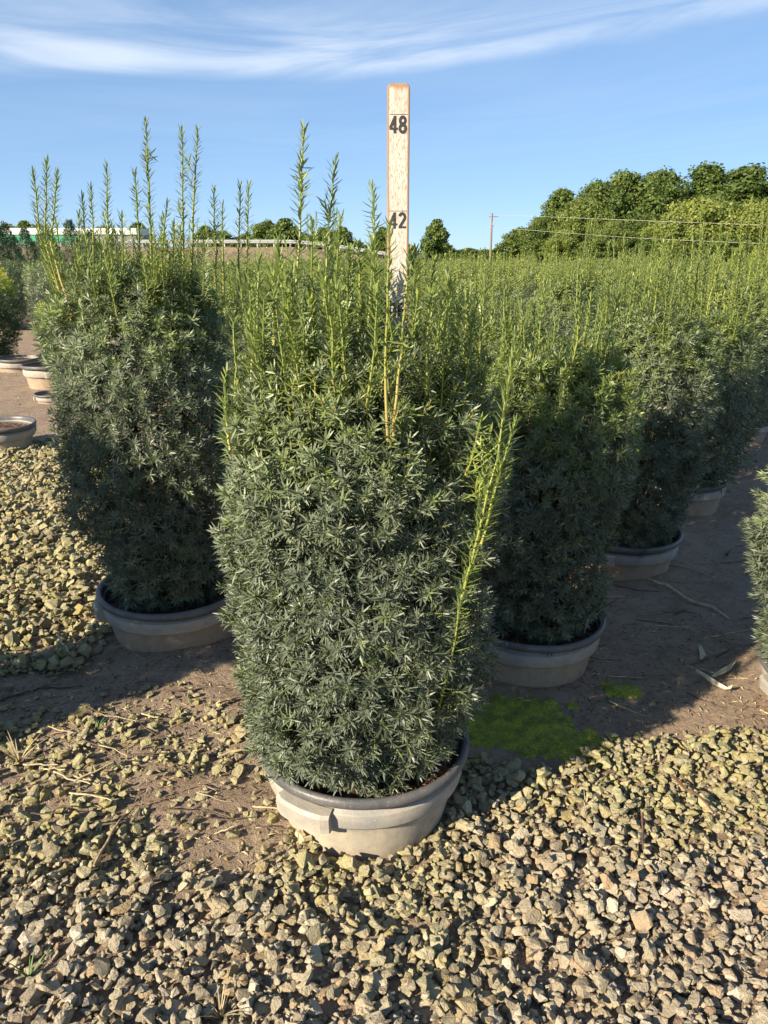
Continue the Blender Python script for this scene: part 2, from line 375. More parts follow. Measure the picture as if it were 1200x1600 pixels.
def edge_right(x): return 1.56 + 0.10 * sstep(0.35, 0.8, x) + 0.05 * (vnoise(x * 7, x * 0 + 3, 5) - 0.5) - 0.03 * np.exp(-((x - 0.36) / 0.1) ** 2)
def gravel_density(x, y):
    x = np.asarray(x, float); y = np.asarray(y, float)
    nz = vnoise(x * 4.3, y * 4.3, 21)
    right = 1 - sstep(-0.035, 0.035, y - edge_right(x))
    lim = 1.30 + 0.09 * sstep(-0.75, -1.2, x) - 0.05 * np.exp(-((x + 0.33) / 0.12) ** 2)
    left = 1 - sstep(-0.12, 0.10, y - lim + 0.20 * (nz - 0.5))
    sparse = 0.42 * sstep(1.95, 1.5, y) * sstep(0.36, 0.60, nz + 0.22 * vnoise(x * 13, y * 13, 23)) * (1 - 0.85 * np.exp(-((x + 0.30) / 0.13) ** 2 - ((y - 1.36) / 0.2) ** 2))
    left = np.maximum(left, sparse)
    d = np.where(x > 0.12, right, np.where(x < -0.20, left, np.where(y < 1.4, 1.0, 0.0)))
    # second bed: the path behind
    pl = (y > 1.93 + 0.06 * (nz - .5)) & (y < 4.72 + 0.35 * (vnoise(x * 3, y * 3, 8) - .5) + 0.25 * (-2.3 - x))
    edge = -0.86 - 0.26 * np.maximum(0, y - 2.3)
    path = pl * (1 - sstep(-0.05, 0.06, x - edge + 0.10 * (nz - .5)))
    return np.maximum(d, path)
res = 0.006; X0, Y0, X1, Y1 = -3.7, 0.35, 2.6, 5.4
hm = np.zeros((int((Y1 - Y0) / res) + 1, int((X1 - X0) / res) + 1), np.float32)
cand = []
def scatter(x0, x1, y0, y1, spacing, layers, smin, smed, smax):
    for ly in range(layers):
        xs, ys = np.arange(x0, x1, spacing), np.arange(y0, y1, spacing)
        A, B = np.meshgrid(xs, ys); A = A.ravel() + rng.uniform(-.55, .55, A.size) * spacing; B = B.ravel() + rng.uniform(-.55, .55, B.size) * spacing
        keep = rng.uniform(size=A.size) < gravel_density(A, B) * (1.0 if ly == 0 else 0.75)
        A, B = A[keep], B[keep]; S = np.clip(smed * np.exp(rng.normal(0, 0.40, A.size)), smin, smax)
        o = rng.permutation(A.size)
        cand.extend(zip(A[o], B[o], S[o]))
scatter(-1.30, 1.35, 0.66, 1.98, 0.0162, 2, 0.008, 0.0180, 0.045)
scatter(-3.1, -0.7, 1.98, 5.2, 0.027, 2, 0.013, 0.030, 0.066)
SV, SF, ST, sn = [], [], [], 0
stones = []
for (x, y, s) in cand:
    if min((x - p[0]) ** 2 + (y - p[1]) ** 2 for p in POTS.values()) < (0.180 + 0.30 * s) ** 2: continue
    i, j = int((y - Y0) / res), int((x - X0) / res); h = max(1, int(s * 0.42 / res))
    if i - h < 0 or j - h < 0 or i + h + 1 > hm.shape[0] or j + h + 1 > hm.shape[1]: continue
    patch = hm[i - h:i + h + 1, j - h:j + h + 1]
    z0 = 0.55 * float(patch.mean()) + 0.45 * float(patch[h, h])
    if z0 > 0.034: continue
    hz = s * 0.52
    zc_ = z0 + hz * 0.40
    yy, xx = np.mgrid[-h:h + 1, -h:h + 1] * res
    dome = zc_ + hz * 0.5 * np.sqrt(np.clip(1 - (xx ** 2 + yy ** 2) / (0.5 * s) ** 2, 0, 1))
    np.maximum(patch, np.where(xx ** 2 + yy ** 2 < (0.5 * s) ** 2, dome, 0), out=patch)
    stones.append((x, y, zc_, s))
stones = [(x, y, z, s, z + float(ground_z(x, y))) for x, y, z, s in stones]
# loose stones in the far aisle
ra = random.Random(77)
for k in range(1500):
    x, y = ra.uniform(-6, -1.2), ra.uniform(4.7, 11)
    if abs(x + .42 * (y - .3)) < 1.5: s = min(.04, .011 * math.exp(ra.gauss(0, .55))); stones.append((x, y, 0, s, float(ground_z(x, y)) + s * .1))
# the stones that show largest stand as objects of their own, the rest is one bed
def in_frame(x, y): return abs(x) / (y * math.cos(PITCH) + CAM_H * math.sin(PITCH)) < 0.497 and y > 0.90
rank = sorted(range(len(stones)), key=lambda k: -(stones[k][3] / (stones[k][1] + 0.5)) * (1 if in_frame(stones[k][0], stones[k][1]) and stones[k][2] > 0.006 else 0))
single = set(rank[:290])
r_ = random.Random(4)
for k, (x, y, z, s, zz) in enumerate(stones):
    V, F, me = STONES[r_.randrange(len(STONES))] if k in single or (s > .015 and y < 2) else SMALL[r_.randrange(8)]
    rot = Matrix.Rotation(r_.uniform(0, 6.28), 3, 'Z') @ Matrix.Rotation(r_.gauss(0, 0.42), 3, 'X') @ Matrix.Rotation(r_.gauss(0, 0.42), 3, 'Y')
    if k in single:
        o = link('stone', me, ground, (x, y, zz)); o.rotation_euler = rot.to_euler(); o.scale = (s, s, s)
    else:
        R = np.array(rot); SV.append((V * s) @ R.T + (x, y, zz)); SF.append(F + sn); ST.append(np.full(len(V), r_.random(), np.float32)); sn += len(V)
# small pebbles and grit on the bare soil
for k in range(6500):
    x, y = r_.uniform(-1.3, 2.2), r_.uniform(1.2, 3.2)
    if r_.random() < 0.45: x, y = r_.uniform(-0.9, -0.1), r_.uniform(1.15, 2.0)
    if min((x - p[0]) ** 2 + (y - p[1]) ** 2 for p in POTS.values()) < 0.19 ** 2: continue
    s = min(0.011, 0.0032 * math.exp(r_.gauss(0, 0.5)))
    V, F, me = SMALL[r_.randrange(8)]
    R = np.array(Matrix.Rotation(r_.uniform(0, 6.28), 3, 'Z')); SV.append((V * s) @ R.T + (x, y, float(ground_z(x, y)) + s * .1)); SF.append(F + sn)
    ST.append(np.full(len(V), r_.random(), np.float32)); sn += len(V)
gravel = link('gravel', mesh_from('gravel', np.concatenate(SV), np.concatenate(SF), M_stone, np.concatenate(ST)))
tag(gravel, 'crushed limestone gravel with a greenish film of algae', 'gravel', kind='stuff')

# moss on the damp soil between the front pot and the pot behind it
def moss_patch(name, x0, x1, y0, y1, fn, label):
    st = 0.008; xs, ys = np.arange(x0, x1, st), np.arange(y0, y1, st); A, B = np.meshgrid(xs, ys)
    Z = ground_z(A, B) + fn(A, B) * 0.020 + 0.006 * (vnoise(A * 90, B * 90, 31) - 0.5) + 0.004 * (vnoise(A * 35, B * 35, 32) - 0.5)
    n = len(xs); k = (np.arange(len(ys) - 1)[:, None] * n + np.arange(n - 1)[None, :]).ravel()
    Q = np.stack([k, k + 1, k + n + 1, k + n], 1); zq = (Z - ground_z(A, B)).ravel()[Q].max(1)
    Q = Q[zq > -0.004]
    o = link(name, mesh_from(name, np.stack([A.ravel(), B.ravel(), Z.ravel()], 1), Q, M_moss, smooth=True)); tag(o, label, 'moss', kind='stuff')
def f_moss(A, B):
    e = np.exp(-(((A - 0.36) * 0.89 + (B - 1.72) * -0.46) / 0.24) ** 2 - (((A - 0.36) * 0.46 + (B - 1.72) * 0.89) / 0.115) ** 2)
    return e * 1.15 - 0.50 + 0.75 * (vnoise(A * 14, B * 14, 33) - 0.5) + 0.45 * (vnoise(A * 40, B * 40, 34) - 0.5)
def f_moss2(A, B):
    e = np.maximum(np.exp(-((A - 0.52) / 0.085) ** 2 - ((B - 1.585) / 0.055) ** 2), np.exp(-((A - 0.66) / 0.07) ** 2 - ((B - 1.86) / 0.05) ** 2))
    return e - 0.55 + 0.55 * (vnoise(A * 16, B * 16, 35) - 0.5) + 0.3 * (vnoise(A * 44, B * 44, 36) - 0.5)
moss_patch('moss', 0.02, 0.72, 1.48, 2.0, f_moss, 'bright green moss carpet in the shade by the front pot')
moss_patch('moss', 0.40, 0.80, 1.48, 1.98, f_moss2, 'small yellow green moss scraps at the gravel edge')

# ------------------------------------------------------------------ pots
def lathe(prof, k=64):
    a = np.arange(k) / k * 2 * math.pi; V = np.concatenate([np.stack([r * np.cos(a), r * np.sin(a), np.full(k, z)], 1) for r, z in prof])
    Q = [(i * k + j, i * k + (j + 1) % k, (i + 1) * k + (j + 1) % k, (i + 1) * k + j) for i in range(len(prof) - 1) for j in range(k)]
    return V, np.array(Q)
def pot_meshes(seed, mud, k=64):
    rg = np.random.default_rng(seed)
    V, Q = lathe([(0.148, -0.05), (0.156, 0.0), (0.162, 0.030), (0.1665, 0.060), (0.170, 0.083), (0.172, 0.088)], k)
    a = np.arctan2(V[:, 1], V[:, 0]); V[:, :2] *= (1 + 0.006 * np.sin(2 * a + seed) + 0.003 * np.sin(5 * a + seed))[:, None]
    body = mesh_from('pot_wall', V, Q, M_pot_mud if mud else M_pot_dusty, smooth=True)
    V, Q = lathe([(0.172, 0.086), (0.1825, 0.087), (0.1835, 0.090), (0.1865, 0.119), (0.1855, 0.122), (0.176, 0.1235), (0.175, 0.134), (0.1765, 0.137)], k)
    band = mesh_from('band', V, Q, M_band, smooth=True)
    V, Q = lathe([(0.176, 0.136), (0.190, 0.1365), (0.1945, 0.140), (0.1965, 0.146), (0.1960, 0.153), (0.1925, 0.158), (0.187, 0.1585), (0.182, 0.155), (0.179, 0.146), (0.174, 0.115), (0.170, 0.085)], k)
    a = np.arctan2(V[:, 1], V[:, 0]); V[:, 2] += 0.0025 * np.sin(2 * a + seed) * (V[:, 2] > 0.13); V[:, :2] *= (1 + 0.004 * np.sin(2 * a + seed * 2))[:, None]
    rim = mesh_from('rim', V, Q, M_rim, smooth=True)
    hv, hq = [], []; na = 9                                            # lug handle: a thick block bulging from the band
    for i in range(na):
        t = (i / (na - 1) - .5) * 0.56; c, s = math.cos(t), math.sin(t); w = 0.203 if 0 < i < na - 1 else 0.199
        for r, z in ((0.178, 0.084), (w - 0.005, 0.083), (w, 0.088), (w + 0.002, 0.118), (w - 0.003, 0.1245), (0.180, 0.126)): hv.append((r * c, r * s, z))
    for i in range(na - 1):
        for j in range(6): hq.append((i * 6 + j, (i + 1) * 6 + j, (i + 1) * 6 + (j + 1) % 6, i * 6 + (j + 1) % 6))
    e = (na - 1) * 6; hq += [(0, 1, 4, 5), (1, 2, 3, 4), (e + 5, e + 4, e + 1, e), (e + 4, e + 3, e + 2, e + 1)]
    handle = mesh_from('handle', hv, hq, M_band)
    V, Q = [], []; n_r, n_a = 9, 40                                    # soil: lumpy disc and bark chips
    for i in range(n_r):
        for j in range(n_a):
            r = 0.1735 * i / (n_r - 1); t = j / n_a * 2 * math.pi
            V.append((r * math.cos(t), r * math.sin(t), 0.112 + 0.012 * rg.random() * (i < n_r - 1) + 0.01 * (1 - i / n_r)))
    for i in range(n_r - 1):
        for j in range(n_a): Q.append((i * n_a + j, i * n_a + (j + 1) % n_a, (i + 1) * n_a + (j + 1) % n_a, (i + 1) * n_a + j))
    V = np.array(V); Q = np.array(Q); P, R_ = [V], [Q]; n0 = len(V)
    for _ in range(420):
        r, t = 0.165 * math.sqrt(rg.random()), rg.random() * 6.28; l, w, h = rg.uniform(.006, .02), rg.uniform(.002, .006), rg.uniform(.001, .003)
        c = np.array([(sx_ * l / 2, sy_ * w / 2, sz_ * h) for sz_ in (0, 1) for sx_, sy_ in ((-1, -1), (1, -1), (1, 1), (-1, 1))])
        M = np.array((Matrix.Rotation(rg.uniform(0, 6.28), 3, 'Z') @ Matrix.Rotation(rg.normal(0, .35), 3, 'Y') @ Matrix.Rotation(rg.normal(0, .35), 3, 'X')))
        P.append(c @ M.T + (r * math.cos(t), r * math.sin(t), 0.123)); R_.append(np.array([(0, 3, 2, 1), (4, 5, 6, 7), (0, 1, 5, 4), (1, 2, 6, 5), (2, 3, 7, 6), (3, 0, 4, 7)]) + n0); n0 += 8
    soil = mesh_from('soil', np.concatenate(P), np.concatenate(R_), M_mulch)
    return body, band, rim, handle, soil
POT_SETS = [pot_meshes(1, False), pot_meshes(2, True), pot_meshes(3, True)]
def add_pot(root, variant, rz, scale=1.0, soil=True, sink=0.0, zs=None):
    body, band, rim, handle, so_ = POT_SETS[variant]
    p = link('pot', body, root, (0, 0, -sink), rz); p.scale = (scale, scale, zs or scale)
    link('band', band, p); link('rim', rim, p); link('handle', handle, p); link('handle', handle, p, None, math.pi)
    if soil: s_ = link('soil', so_, root, (0, 0, -sink), rz + 1); s_.scale = (scale, scale, zs or scale)
    return p

# ------------------------------------------------------------------ yew: sprigs, foliage, shoots
def needle_set(base, d, tang, length, width, curve, fine):
    """needles as quads: base, d (n,3) unit, tang (n,3) unit; 2 quads each when fine else 1 kite"""
    n = len(base); nor = np.cross(d, tang); Lh = length[:, None]; W = width[:, None]
    if fine:
        mid = base + d * Lh * 0.55 + nor * (curve * length)[:, None] * 0.3
        tip = base + d * Lh + nor * (curve * length)[:, None]
        V = np.stack([base - tang * W * .3, base + tang * W * .3, mid - tang * W * .5, mid + tang * W * .5, tip - tang * W * .1, tip + tang * W * .1], 1).reshape(-1, 3)
        b = np.arange(n)[:, None] * 6
        return V, np.concatenate([b + (0, 1, 3, 2), b + (2, 3, 5, 4)])
    mid = base + d * Lh * 0.45
    V = np.stack([base, mid + tang * W * .5, base + d * Lh, mid - tang * W * .5], 1).reshape(-1, 3)
    return V, np.arange(n)[:, None] * 4 + (0, 1, 2, 3)
def sprig(seed, n, length, nl, w, fine):
    rg = np.random.default_rng(seed); i = np.arange(n); f = (i + .5) / n
    z = length * (0.06 + 0.94 * f ** 0.85); th = i * 2.39996 + rg.normal(0, .25, n)
    phi = np.radians(88 - 60 * f ** 1.3 + rg.normal(0, 8, n))
    d = np.stack([np.sin(phi) * np.cos(th), np.sin(phi) * np.sin(th), np.cos(phi)], 1); tang = np.stack([-np.sin(th), np.cos(th), 0 * th], 1)
    tw = rg.normal(0, .35, n)[:, None]; nor = np.cross(d, tang); tang = tang * np.cos(tw) + nor * np.sin(tw)
    ln = nl * (0.72 + 0.4 * np.sin(math.pi * np.clip(f * .85 + .12, 0, 1))) * rg.uniform(.85, 1.12, n) * np.where(f > .85, .72, 1)
    base = np.stack([0 * z, 0 * z, z], 1)
    V, Q = needle_set(base, d, tang, ln, np.full(n, w), rg.normal(0.04, .07, n), fine)
    T = np.repeat(rg.normal(0, .035, n), 6 if fine else 4)
    if fine:
        V2, Q2 = tube([(0, 0, -0.012), (0, 0, length * .95)], [0.0013, 0.0013], 3)
        Q = np.concatenate([Q, Q2 + len(V)]); V = np.concatenate([V, V2]); T = np.concatenate([T, np.full(3, .30), np.full(3, .58)])
    return V, Q, T
SPRIG_F = [sprig(100 + k, 18 + 2 * (k % 3), 0.018 + 0.005 * (k % 4), 0.0185, 0.0027, True) for k in range(9)]
SPRIG_N = [sprig(150 + k, 19 + 2 * (k % 3), 0.019 + 0.005 * (k % 4), 0.0195, 0.0034, False) for k in range(9)]
SPRIG_M = [sprig(200 + k, 15, 0.030 + 0.007 * (k % 3), 0.0235, 0.0046, False) for k in range(6)]
SPRIG_L = [sprig(300 + k, 10, 0.055, 0.040, 0.0095, False) for k in range(5)]
def basis(d, roll):
    d = d / np.linalg.norm(d, axis=1, keepdims=True); ref = np.where(np.abs(d[:, 2:3]) > .9, (1., 0, 0), (0, 0, 1.))
    a = np.cross(ref, d); a /= np.linalg.norm(a, axis=1, keepdims=True); b = np.cross(d, a)
    c, s = np.cos(roll)[:, None], np.sin(roll)[:, None]
    return np.stack([a * c + b * s, -a * s + b * c, d], 2)              # columns
def place_sprigs(soup, tmpl, P, D, scale, tint, rg):
    tid = rg.integers(0, len(tmpl), len(P)); B = basis(D, rg.uniform(0, 6.28, len(P)))
    for k, (V, Q, T) in enumerate(tmpl):
        m = np.where(tid == k)[0]
        if not len(m): continue
        W = np.einsum('mij,nj->mni', B[m], V) * scale[m][:, None, None] + P[m][:, None, :]
        QQ = (Q[None] + (np.arange(len(m)) * len(V))[:, None, None]).reshape(-1, 4)
        soup.add(W.reshape(-1, 3), QQ, np.clip(tint[m][:, None] + T[None], 0.0, 1.0).ravel())
def shoot_geo(soup, pts, n, nl, w, r0, r1, tint, rg, fine=True, bare=0.0, stem_tint=(0.97, 0.80), k=5):
    """an upright leader: polyline stem with spirally set needles rising from it"""
    pts = np.asarray(pts, float); m = 9 if fine else 4; u = np.linspace(0, 1, m)
    seg = np.linspace(0, 1, len(pts)); C = np.stack([np.interp(u, seg, pts[:, a]) for a in range(3)], 1)
    wob = rg.normal(0, .0022, (m, 3)); wob[0] = 0; C += np.cumsum(wob, 0) * .6
    V, Q = tube(C, np.linspace(r0, r1, m), k); soup.add(V, Q, np.repeat(np.linspace(stem_tint[0], stem_tint[1], m), k))
    f = bare + (1 - bare) * (np.arange(n) + .5) / n; base = np.stack([np.interp(f, u, C[:, a]) for a in range(3)], 1)
    ax = np.stack([np.interp(np.minimum(f + .03, 1), u, C[:, a]) - np.interp(np.maximum(f - .05, 0), u, C[:, a]) for a in range(3)], 1)
    B = basis(ax, np.zeros(n)); th = np.arange(n) * 2.39996 + rg.normal(0, .3, n)
    phi = np.radians(62 - 34 * sstep(.80, 1, f) + rg.normal(0, 9, n))
    dl = np.stack([np.sin(phi) * np.cos(th), np.sin(phi) * np.sin(th), np.cos(phi)], 1); d = np.einsum('nij,nj->ni', B, dl)
    tl = np.stack([-np.sin(th), np.cos(th), 0 * th], 1); tang = np.einsum('nij,nj->ni', B, tl)
    ln = nl * rg.uniform(.8, 1.15, n) * (0.75 + .35 * np.sin(math.pi * np.clip((f - bare) / (1 - bare) * .9 + .1, 0, 1)))
    V, Q = needle_set(base, d, tang, ln, np.full(n, w), rg.normal(0.06, .06, n), fine)
    soup.add(V, Q, np.repeat(np.clip(tint + .10 * (f - .5) + rg.normal(0, .04, n), 0, .8), 6 if fine else 4))
def yew_geo(seed, n_sprigs, profile, top, lean=(0, 0), fine=True, tmpl=None, fresh=0.3, scale=1.0, z0=0.15, lump=0.13):
    """foliage body in plant coordinates (origin at ground centre of the pot). profile: [(z, r)]"""
    rg = np.random.default_rng(seed); soup = Soup(); tmpl = tmpl or (SPRIG_F if fine else SPRIG_M)
    pz, pr = [p[0] for p in profile], [p[1] for p in profile]
    n = n_sprigs; z = z0 + (top - z0) * rg.random(n) ** 0.92;  a = rg.uniform(0, 2 * math.pi, n)
    R = np.interp(z, pz, pr)
    lumps = vnoise(a / 6.2832 * 9, z * 7.5, seed) + .5 * vnoise(a / 6.2832 * 20, z * 17, seed + 1) - .75
    R = R * (1 + lump * 1.6 * lumps + lump * 1.1 * (vnoise(a / 6.2832 * 5, z * 4.5, seed + 3) - .5))
    R = R + np.where(vnoise(a / 6.2832 * 26, z * 22, seed + 4) > .84, .035, 0) * rg.random(n)
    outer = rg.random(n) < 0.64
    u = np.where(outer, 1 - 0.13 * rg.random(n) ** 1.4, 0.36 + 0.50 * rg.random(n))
    gap = vnoise(a / 6.2832 * 14, z * 12, seed + 7); u = np.where(outer & (gap > .70), u - .26 * (gap - .70) / .3, u)
    zt = sstep(top - 0.16, top, z); u = np.where(rg.random(n) < zt, np.sqrt(rg.random(n)), u)
    r = R * u; cx, cy = lean[0] * z, lean[1] * z
    P = np.stack([cx + r * np.cos(a), cy + r * np.sin(a), z - 0.015 * u], 1)
    el = np.radians(5 + 42 * (z - z0) / (top - z0) + 22 * zt + rg.normal(0, 17, n)); el = np.where(u < .6, el + .5, el)
    aa = a + rg.normal(0, .38, n)
    D = np.stack([np.cos(el) * np.cos(aa), np.cos(el) * np.sin(aa), np.sin(el)], 1)
    hi = sstep(top - 0.42, top + .02, z)
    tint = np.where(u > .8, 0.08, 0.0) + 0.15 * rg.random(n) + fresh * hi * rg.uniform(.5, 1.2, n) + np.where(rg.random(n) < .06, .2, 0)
    place_sprigs(soup, tmpl, P, D, scale * rg.uniform(.82, 1.18, n), tint, rg)
    return soup
def stems_mesh(seed, top, r, k=9):
    rg = np.random.default_rng(seed); s = Soup()
    for i in range(k):
        a = i / k * 6.28 + rg.uniform(-.3, .3); rr = r * rg.uniform(.3, .75)
        pts = [(0.02 * math.cos(a), 0.02 * math.sin(a), .10), (rr * .5 * math.cos(a), rr * .5 * math.sin(a), top * .4), (rr * math.cos(a), rr * math.sin(a), top * .92)]
        V, Q = tube(pts, [.011, .007, .003], 5); s.add(V, Q, .5)
    return s.mesh('trunk', M_bark)

def rel(root_xy, p): return np.array((p[0] - root_xy[0], p[1] - root_xy[1], p[2]))
def random_shoots(seed, k, top, r, hmin, hmax, lean=(0, 0), nl=0.0215):
    """list of (points, needles, tint) for upright leaders leaving the crown"""
    rg = np.random.default_rng(seed); out = []
    for _ in range(k):
        a, q = rg.uniform(0, 6.28), r * math.sqrt(rg.random()) * .95; h = hmin + (hmax - hmin) * rg.random() ** 1.8
        zb = top - rg.uniform(.06, .16)
        b = np.array((lean[0] * zb + q * math.cos(a), lean[1] * zb + q * math.sin(a), zb)); t = b + np.array((.10 * (q / r) * math.cos(a) * (h + .1), .10 * (q / r) * math.sin(a) * (h + .1), (top - zb) + h)) + rg.normal(0, .012, 3)
        out.append(([b, (b + t) / 2 + rg.normal(0, .006, 3), t], int(len_ * 330) if (len_ := np.linalg.norm(t - b)) else 10, rg.uniform(.46, .68)))
    return out

# ---- the measured yew in front
def add_shoot(root, pts, n, tint, seed, fine=True, bare=0.0, nl=0.0240, w=0.0034, r0=0.0028, r1=0.0012, stem=(0.88, .70), sides=0):
    s = Soup(); rg = np.random.default_rng(seed)
    shoot_geo(s, pts, n, nl, w, r0, r1, tint, rg, fine, bare, stem)
    P = np.asarray(pts, float)
    for _ in range(sides):
        f = rg.uniform(.25, .75); b = P[0] + (P[-1] - P[0]) * f; a = rg.uniform(0, 6.28); l = rg.uniform(.03, .055)
        shoot_geo(s, [b, b + np.array((.38 * math.cos(a), .38 * math.sin(a), .92)) * l], int(l * 330), nl, w, .0015, .0008, tint + .10, rg, fine, 0, (.8, .7), 3)
    return link('shoot', s.mesh('shoot', M_yew), root)
def root_at(name, xy, label, group=None, rz=0.0):
    o = link(name, None, None, (xy[0], xy[1], 0), rz); o.empty_display_size = .1
    tag(o, label, 'potted shrub', group); return o

FX = POTS['front']
front = root_at('potted_yew', FX, 'dense upright yew in a dusty grey pot with a numbered measuring board behind it')
add_pot(front, 0, rad(238), 1.15, zs=1.05)
prof = [(0.12, .135), (0.20, .185), (0.28, .228), (0.36, .245), (0.65, .248), (0.80, .242), (0.90, .222), (1.0, .165)]
link('foliage', yew_geo(1, 7000, prof, .985, (-0.012, 0.0), True, None, 0.36, 1.06, .150, .18).mesh('foliage', M_yew), front)
link('trunk', stems_mesh(1, .95, .22), front)
lead = [  # photo pixel of each leader's tip, its depth, and the foot's pixel
    (478, 196, 1.42, 455, 520, 3), (524, 250, 1.46, 505, 520, 3), (583, 287, 1.50, 575, 520, 1), (488, 345, 1.28, 492, 560, 1), (611, 352, 1.19, 606, 690, 2),
    (640, 396, 1.20, 614, 690, 1), (365, 497, 1.40, 368, 660, 2), (404, 398, 1.40, 400, 560, 1), (432, 372, 1.46, 428, 540, 1), (455, 425, 1.30, 450, 590, 1),
    (515, 372, 1.50, 520, 520, 1), (545, 402, 1.30, 540, 560, 1), (563, 378, 1.50, 560, 520, 0), (653, 392, 1.50, 648, 520, 1), (682, 432, 1.40, 672, 580, 1),
    (706, 422, 1.48, 700, 560, 1), (733, 446, 1.40, 722, 590, 1), (757, 436, 1.52, 748, 560, 0), (420, 452, 1.25, 418, 610, 1), (588, 420, 1.38, 584, 560, 0),
    (690, 482, 1.28, 680, 640, 1), (770, 492, 1.45, 755, 610, 0), (388, 470, 1.46, 392, 600, 0), (530, 452, 1.22, 528, 600, 0), (744, 655, 1.22, 728, 742, 0),
    (352, 585, 1.36, 360, 705, 1), (470, 470, 1.22, 474, 600, 0)]
for k, (u, v, Y, bu, bv, sides) in enumerate(lead):
    t, b = rel(FX, at(u, v, Y)), rel(FX, at(bu, bv, 1.20 if k in (4, 5) else (1.27 if bv > 690 else 1.37)))
    mid_ = (t + b) / 2 + np.array((random.Random(k).uniform(-.008, .008), 0, 0)); ln_ = np.linalg.norm(t - b)
    bare = .36 if k in (4, 5) else 0
    add_shoot(front, [b, mid_, t], int(ln_ * 430 * (1 - bare)), .50 + .1 * random.Random(k + 50).random(), 500 + k, True, bare, sides=sides, stem=((.98, .74) if k in (4, 5) else (.90, .70)))
# the long yellow-stemmed branch on the sunny flank
bp = [at(690, 1060, 1.30), at(719, 935, 1.195), at(747, 830, 1.185), at(775, 720, 1.20), at(797, 560, 1.22)]
add_shoot(front, [rel(FX, p) for p in bp], 330, .58, 901, True, 0.0, .027, .0036, .0032, .0014, (.87, .78), 14)
add_shoot(front, [rel(FX, at(752, 850, 1.185)), rel(FX, at(775, 760, 1.20)), rel(FX, at(804, 655, 1.21))], 110, .6, 902, True, 0.0, .026, .003, .0028, .0012, (.88, .82), 1)
add_shoot(front, [rel(FX, at(680, 1130, 1.26)), rel(FX, at(705, 1020, 1.18)), rel(FX, at(716, 940, 1.17))], 90, .5, 903, True, 0.0, .026, .003, .0028, .0012, (.86, .8), 1)
s = Soup(); rg_ = np.random.default_rng(77)
rs = random_shoots(31, 64, 1.0, .235, .04, .20)
rs = [q for q in rs if not (q[0][-1][1] + FX[1] < 1.45 and abs(q[0][-1][0] + FX[0] - .0168 * (q[0][-1][1] + FX[1])) < .032 and q[0][-1][2] > 1.0)]
for pts, n, tint in rs: shoot_geo(s, pts, int(n * 1.25), .0245, .0038, .0026, .001, tint, rg_, True, 0, (.82, .66), 4)
link('young_shoots', s.mesh('young_shoots', M_yew), front)['kind'] = 'stuff'

# ---- the tall yew behind, on the gravel's side
LX = POTS['left']
left = root_at('potted_yew', LX, 'tall dark yew with the highest leaders and a white tag in its muddy pot')
add_pot(left, 1, rad(196), 1.18, zs=1.06)
prof = [(0.12, .12), (0.22, .165), (0.40, .21), (0.60, .24), (0.80, .25), (0.95, .24), (1.05, .20), (1.10, .14)]
link('foliage', yew_geo(2, 6000, prof, 1.09, (-0.035, 0.02), False, SPRIG_N, 0.34, 1.12, .14, .20).mesh('foliage', M_yew), left)
link('trunk', stems_mesh(2, 1.05, .24), left)
leadL = [(228, 184, 2.2, 238, 400, 3), (284, 200, 2.15, 285, 420, 2), (305, 200, 2.2, 298, 400, 2), (212, 270, 2.25, 222, 430, 1), (258, 312, 2.1, 245, 400, 0), (166, 258, 2.3, 172, 420, 1),
    (130, 308, 2.2, 138, 430, 0), (142, 297, 2.25, 150, 430, 0), (333, 298, 2.2, 338, 430, 1), (350, 318, 2.15, 350, 440, 0), (378, 294, 2.3, 372, 440, 1), (388, 292, 2.25, 382, 450, 0),
    (52, 268, 2.2, 112, 500, 0), (72, 250, 2.15, 108, 498, 0), (88, 272, 2.1, 112, 490, 0), (190, 335, 2.1, 195, 450, 0), (270, 350, 2.05, 268, 460, 0), (322, 380, 2.0, 318, 480, 0), (160, 380, 2.05, 165, 480, 0), (120, 345, 2.15, 128, 470, 0), (265, 395, 2.3, 262, 460, 0)]
for k, (u, v, Y, bu, bv, sides) in enumerate(leadL):
    t, b = rel(LX, at(u, v, Y)), rel(LX, at(bu, bv + (0 if 11 < k < 15 else 40), Y if 11 < k < 15 else (2.24 if k >= 15 else Y + .03))); bow = np.array((0, 0, 0)) if not 11 < k < 15 else np.array((-.035, 0, 0))
    mid_ = (t + b) / 2 + bow; ln_ = np.linalg.norm(t - b)
    add_shoot(left, [b, mid_, t], int(ln_ * 380), .48, 600 + k, True, .28 if 11 < k < 15 else 0.0, .027, .0036, .0040, .0014, ((.98, .74) if 11 < k < 15 else (.9, .7)), sides)
s = Soup()
for pts, n, tint in random_shoots(32, 76, 1.09, .235, .02, .15, (-.035, .02)): shoot_geo(s, pts, n, .025, .0032, .003, .0012, tint, rg_, True, 0, (.85, .7), 4)
link('young_shoots', s.mesh('young_shoots', M_yew), left)['kind'] = 'stuff'

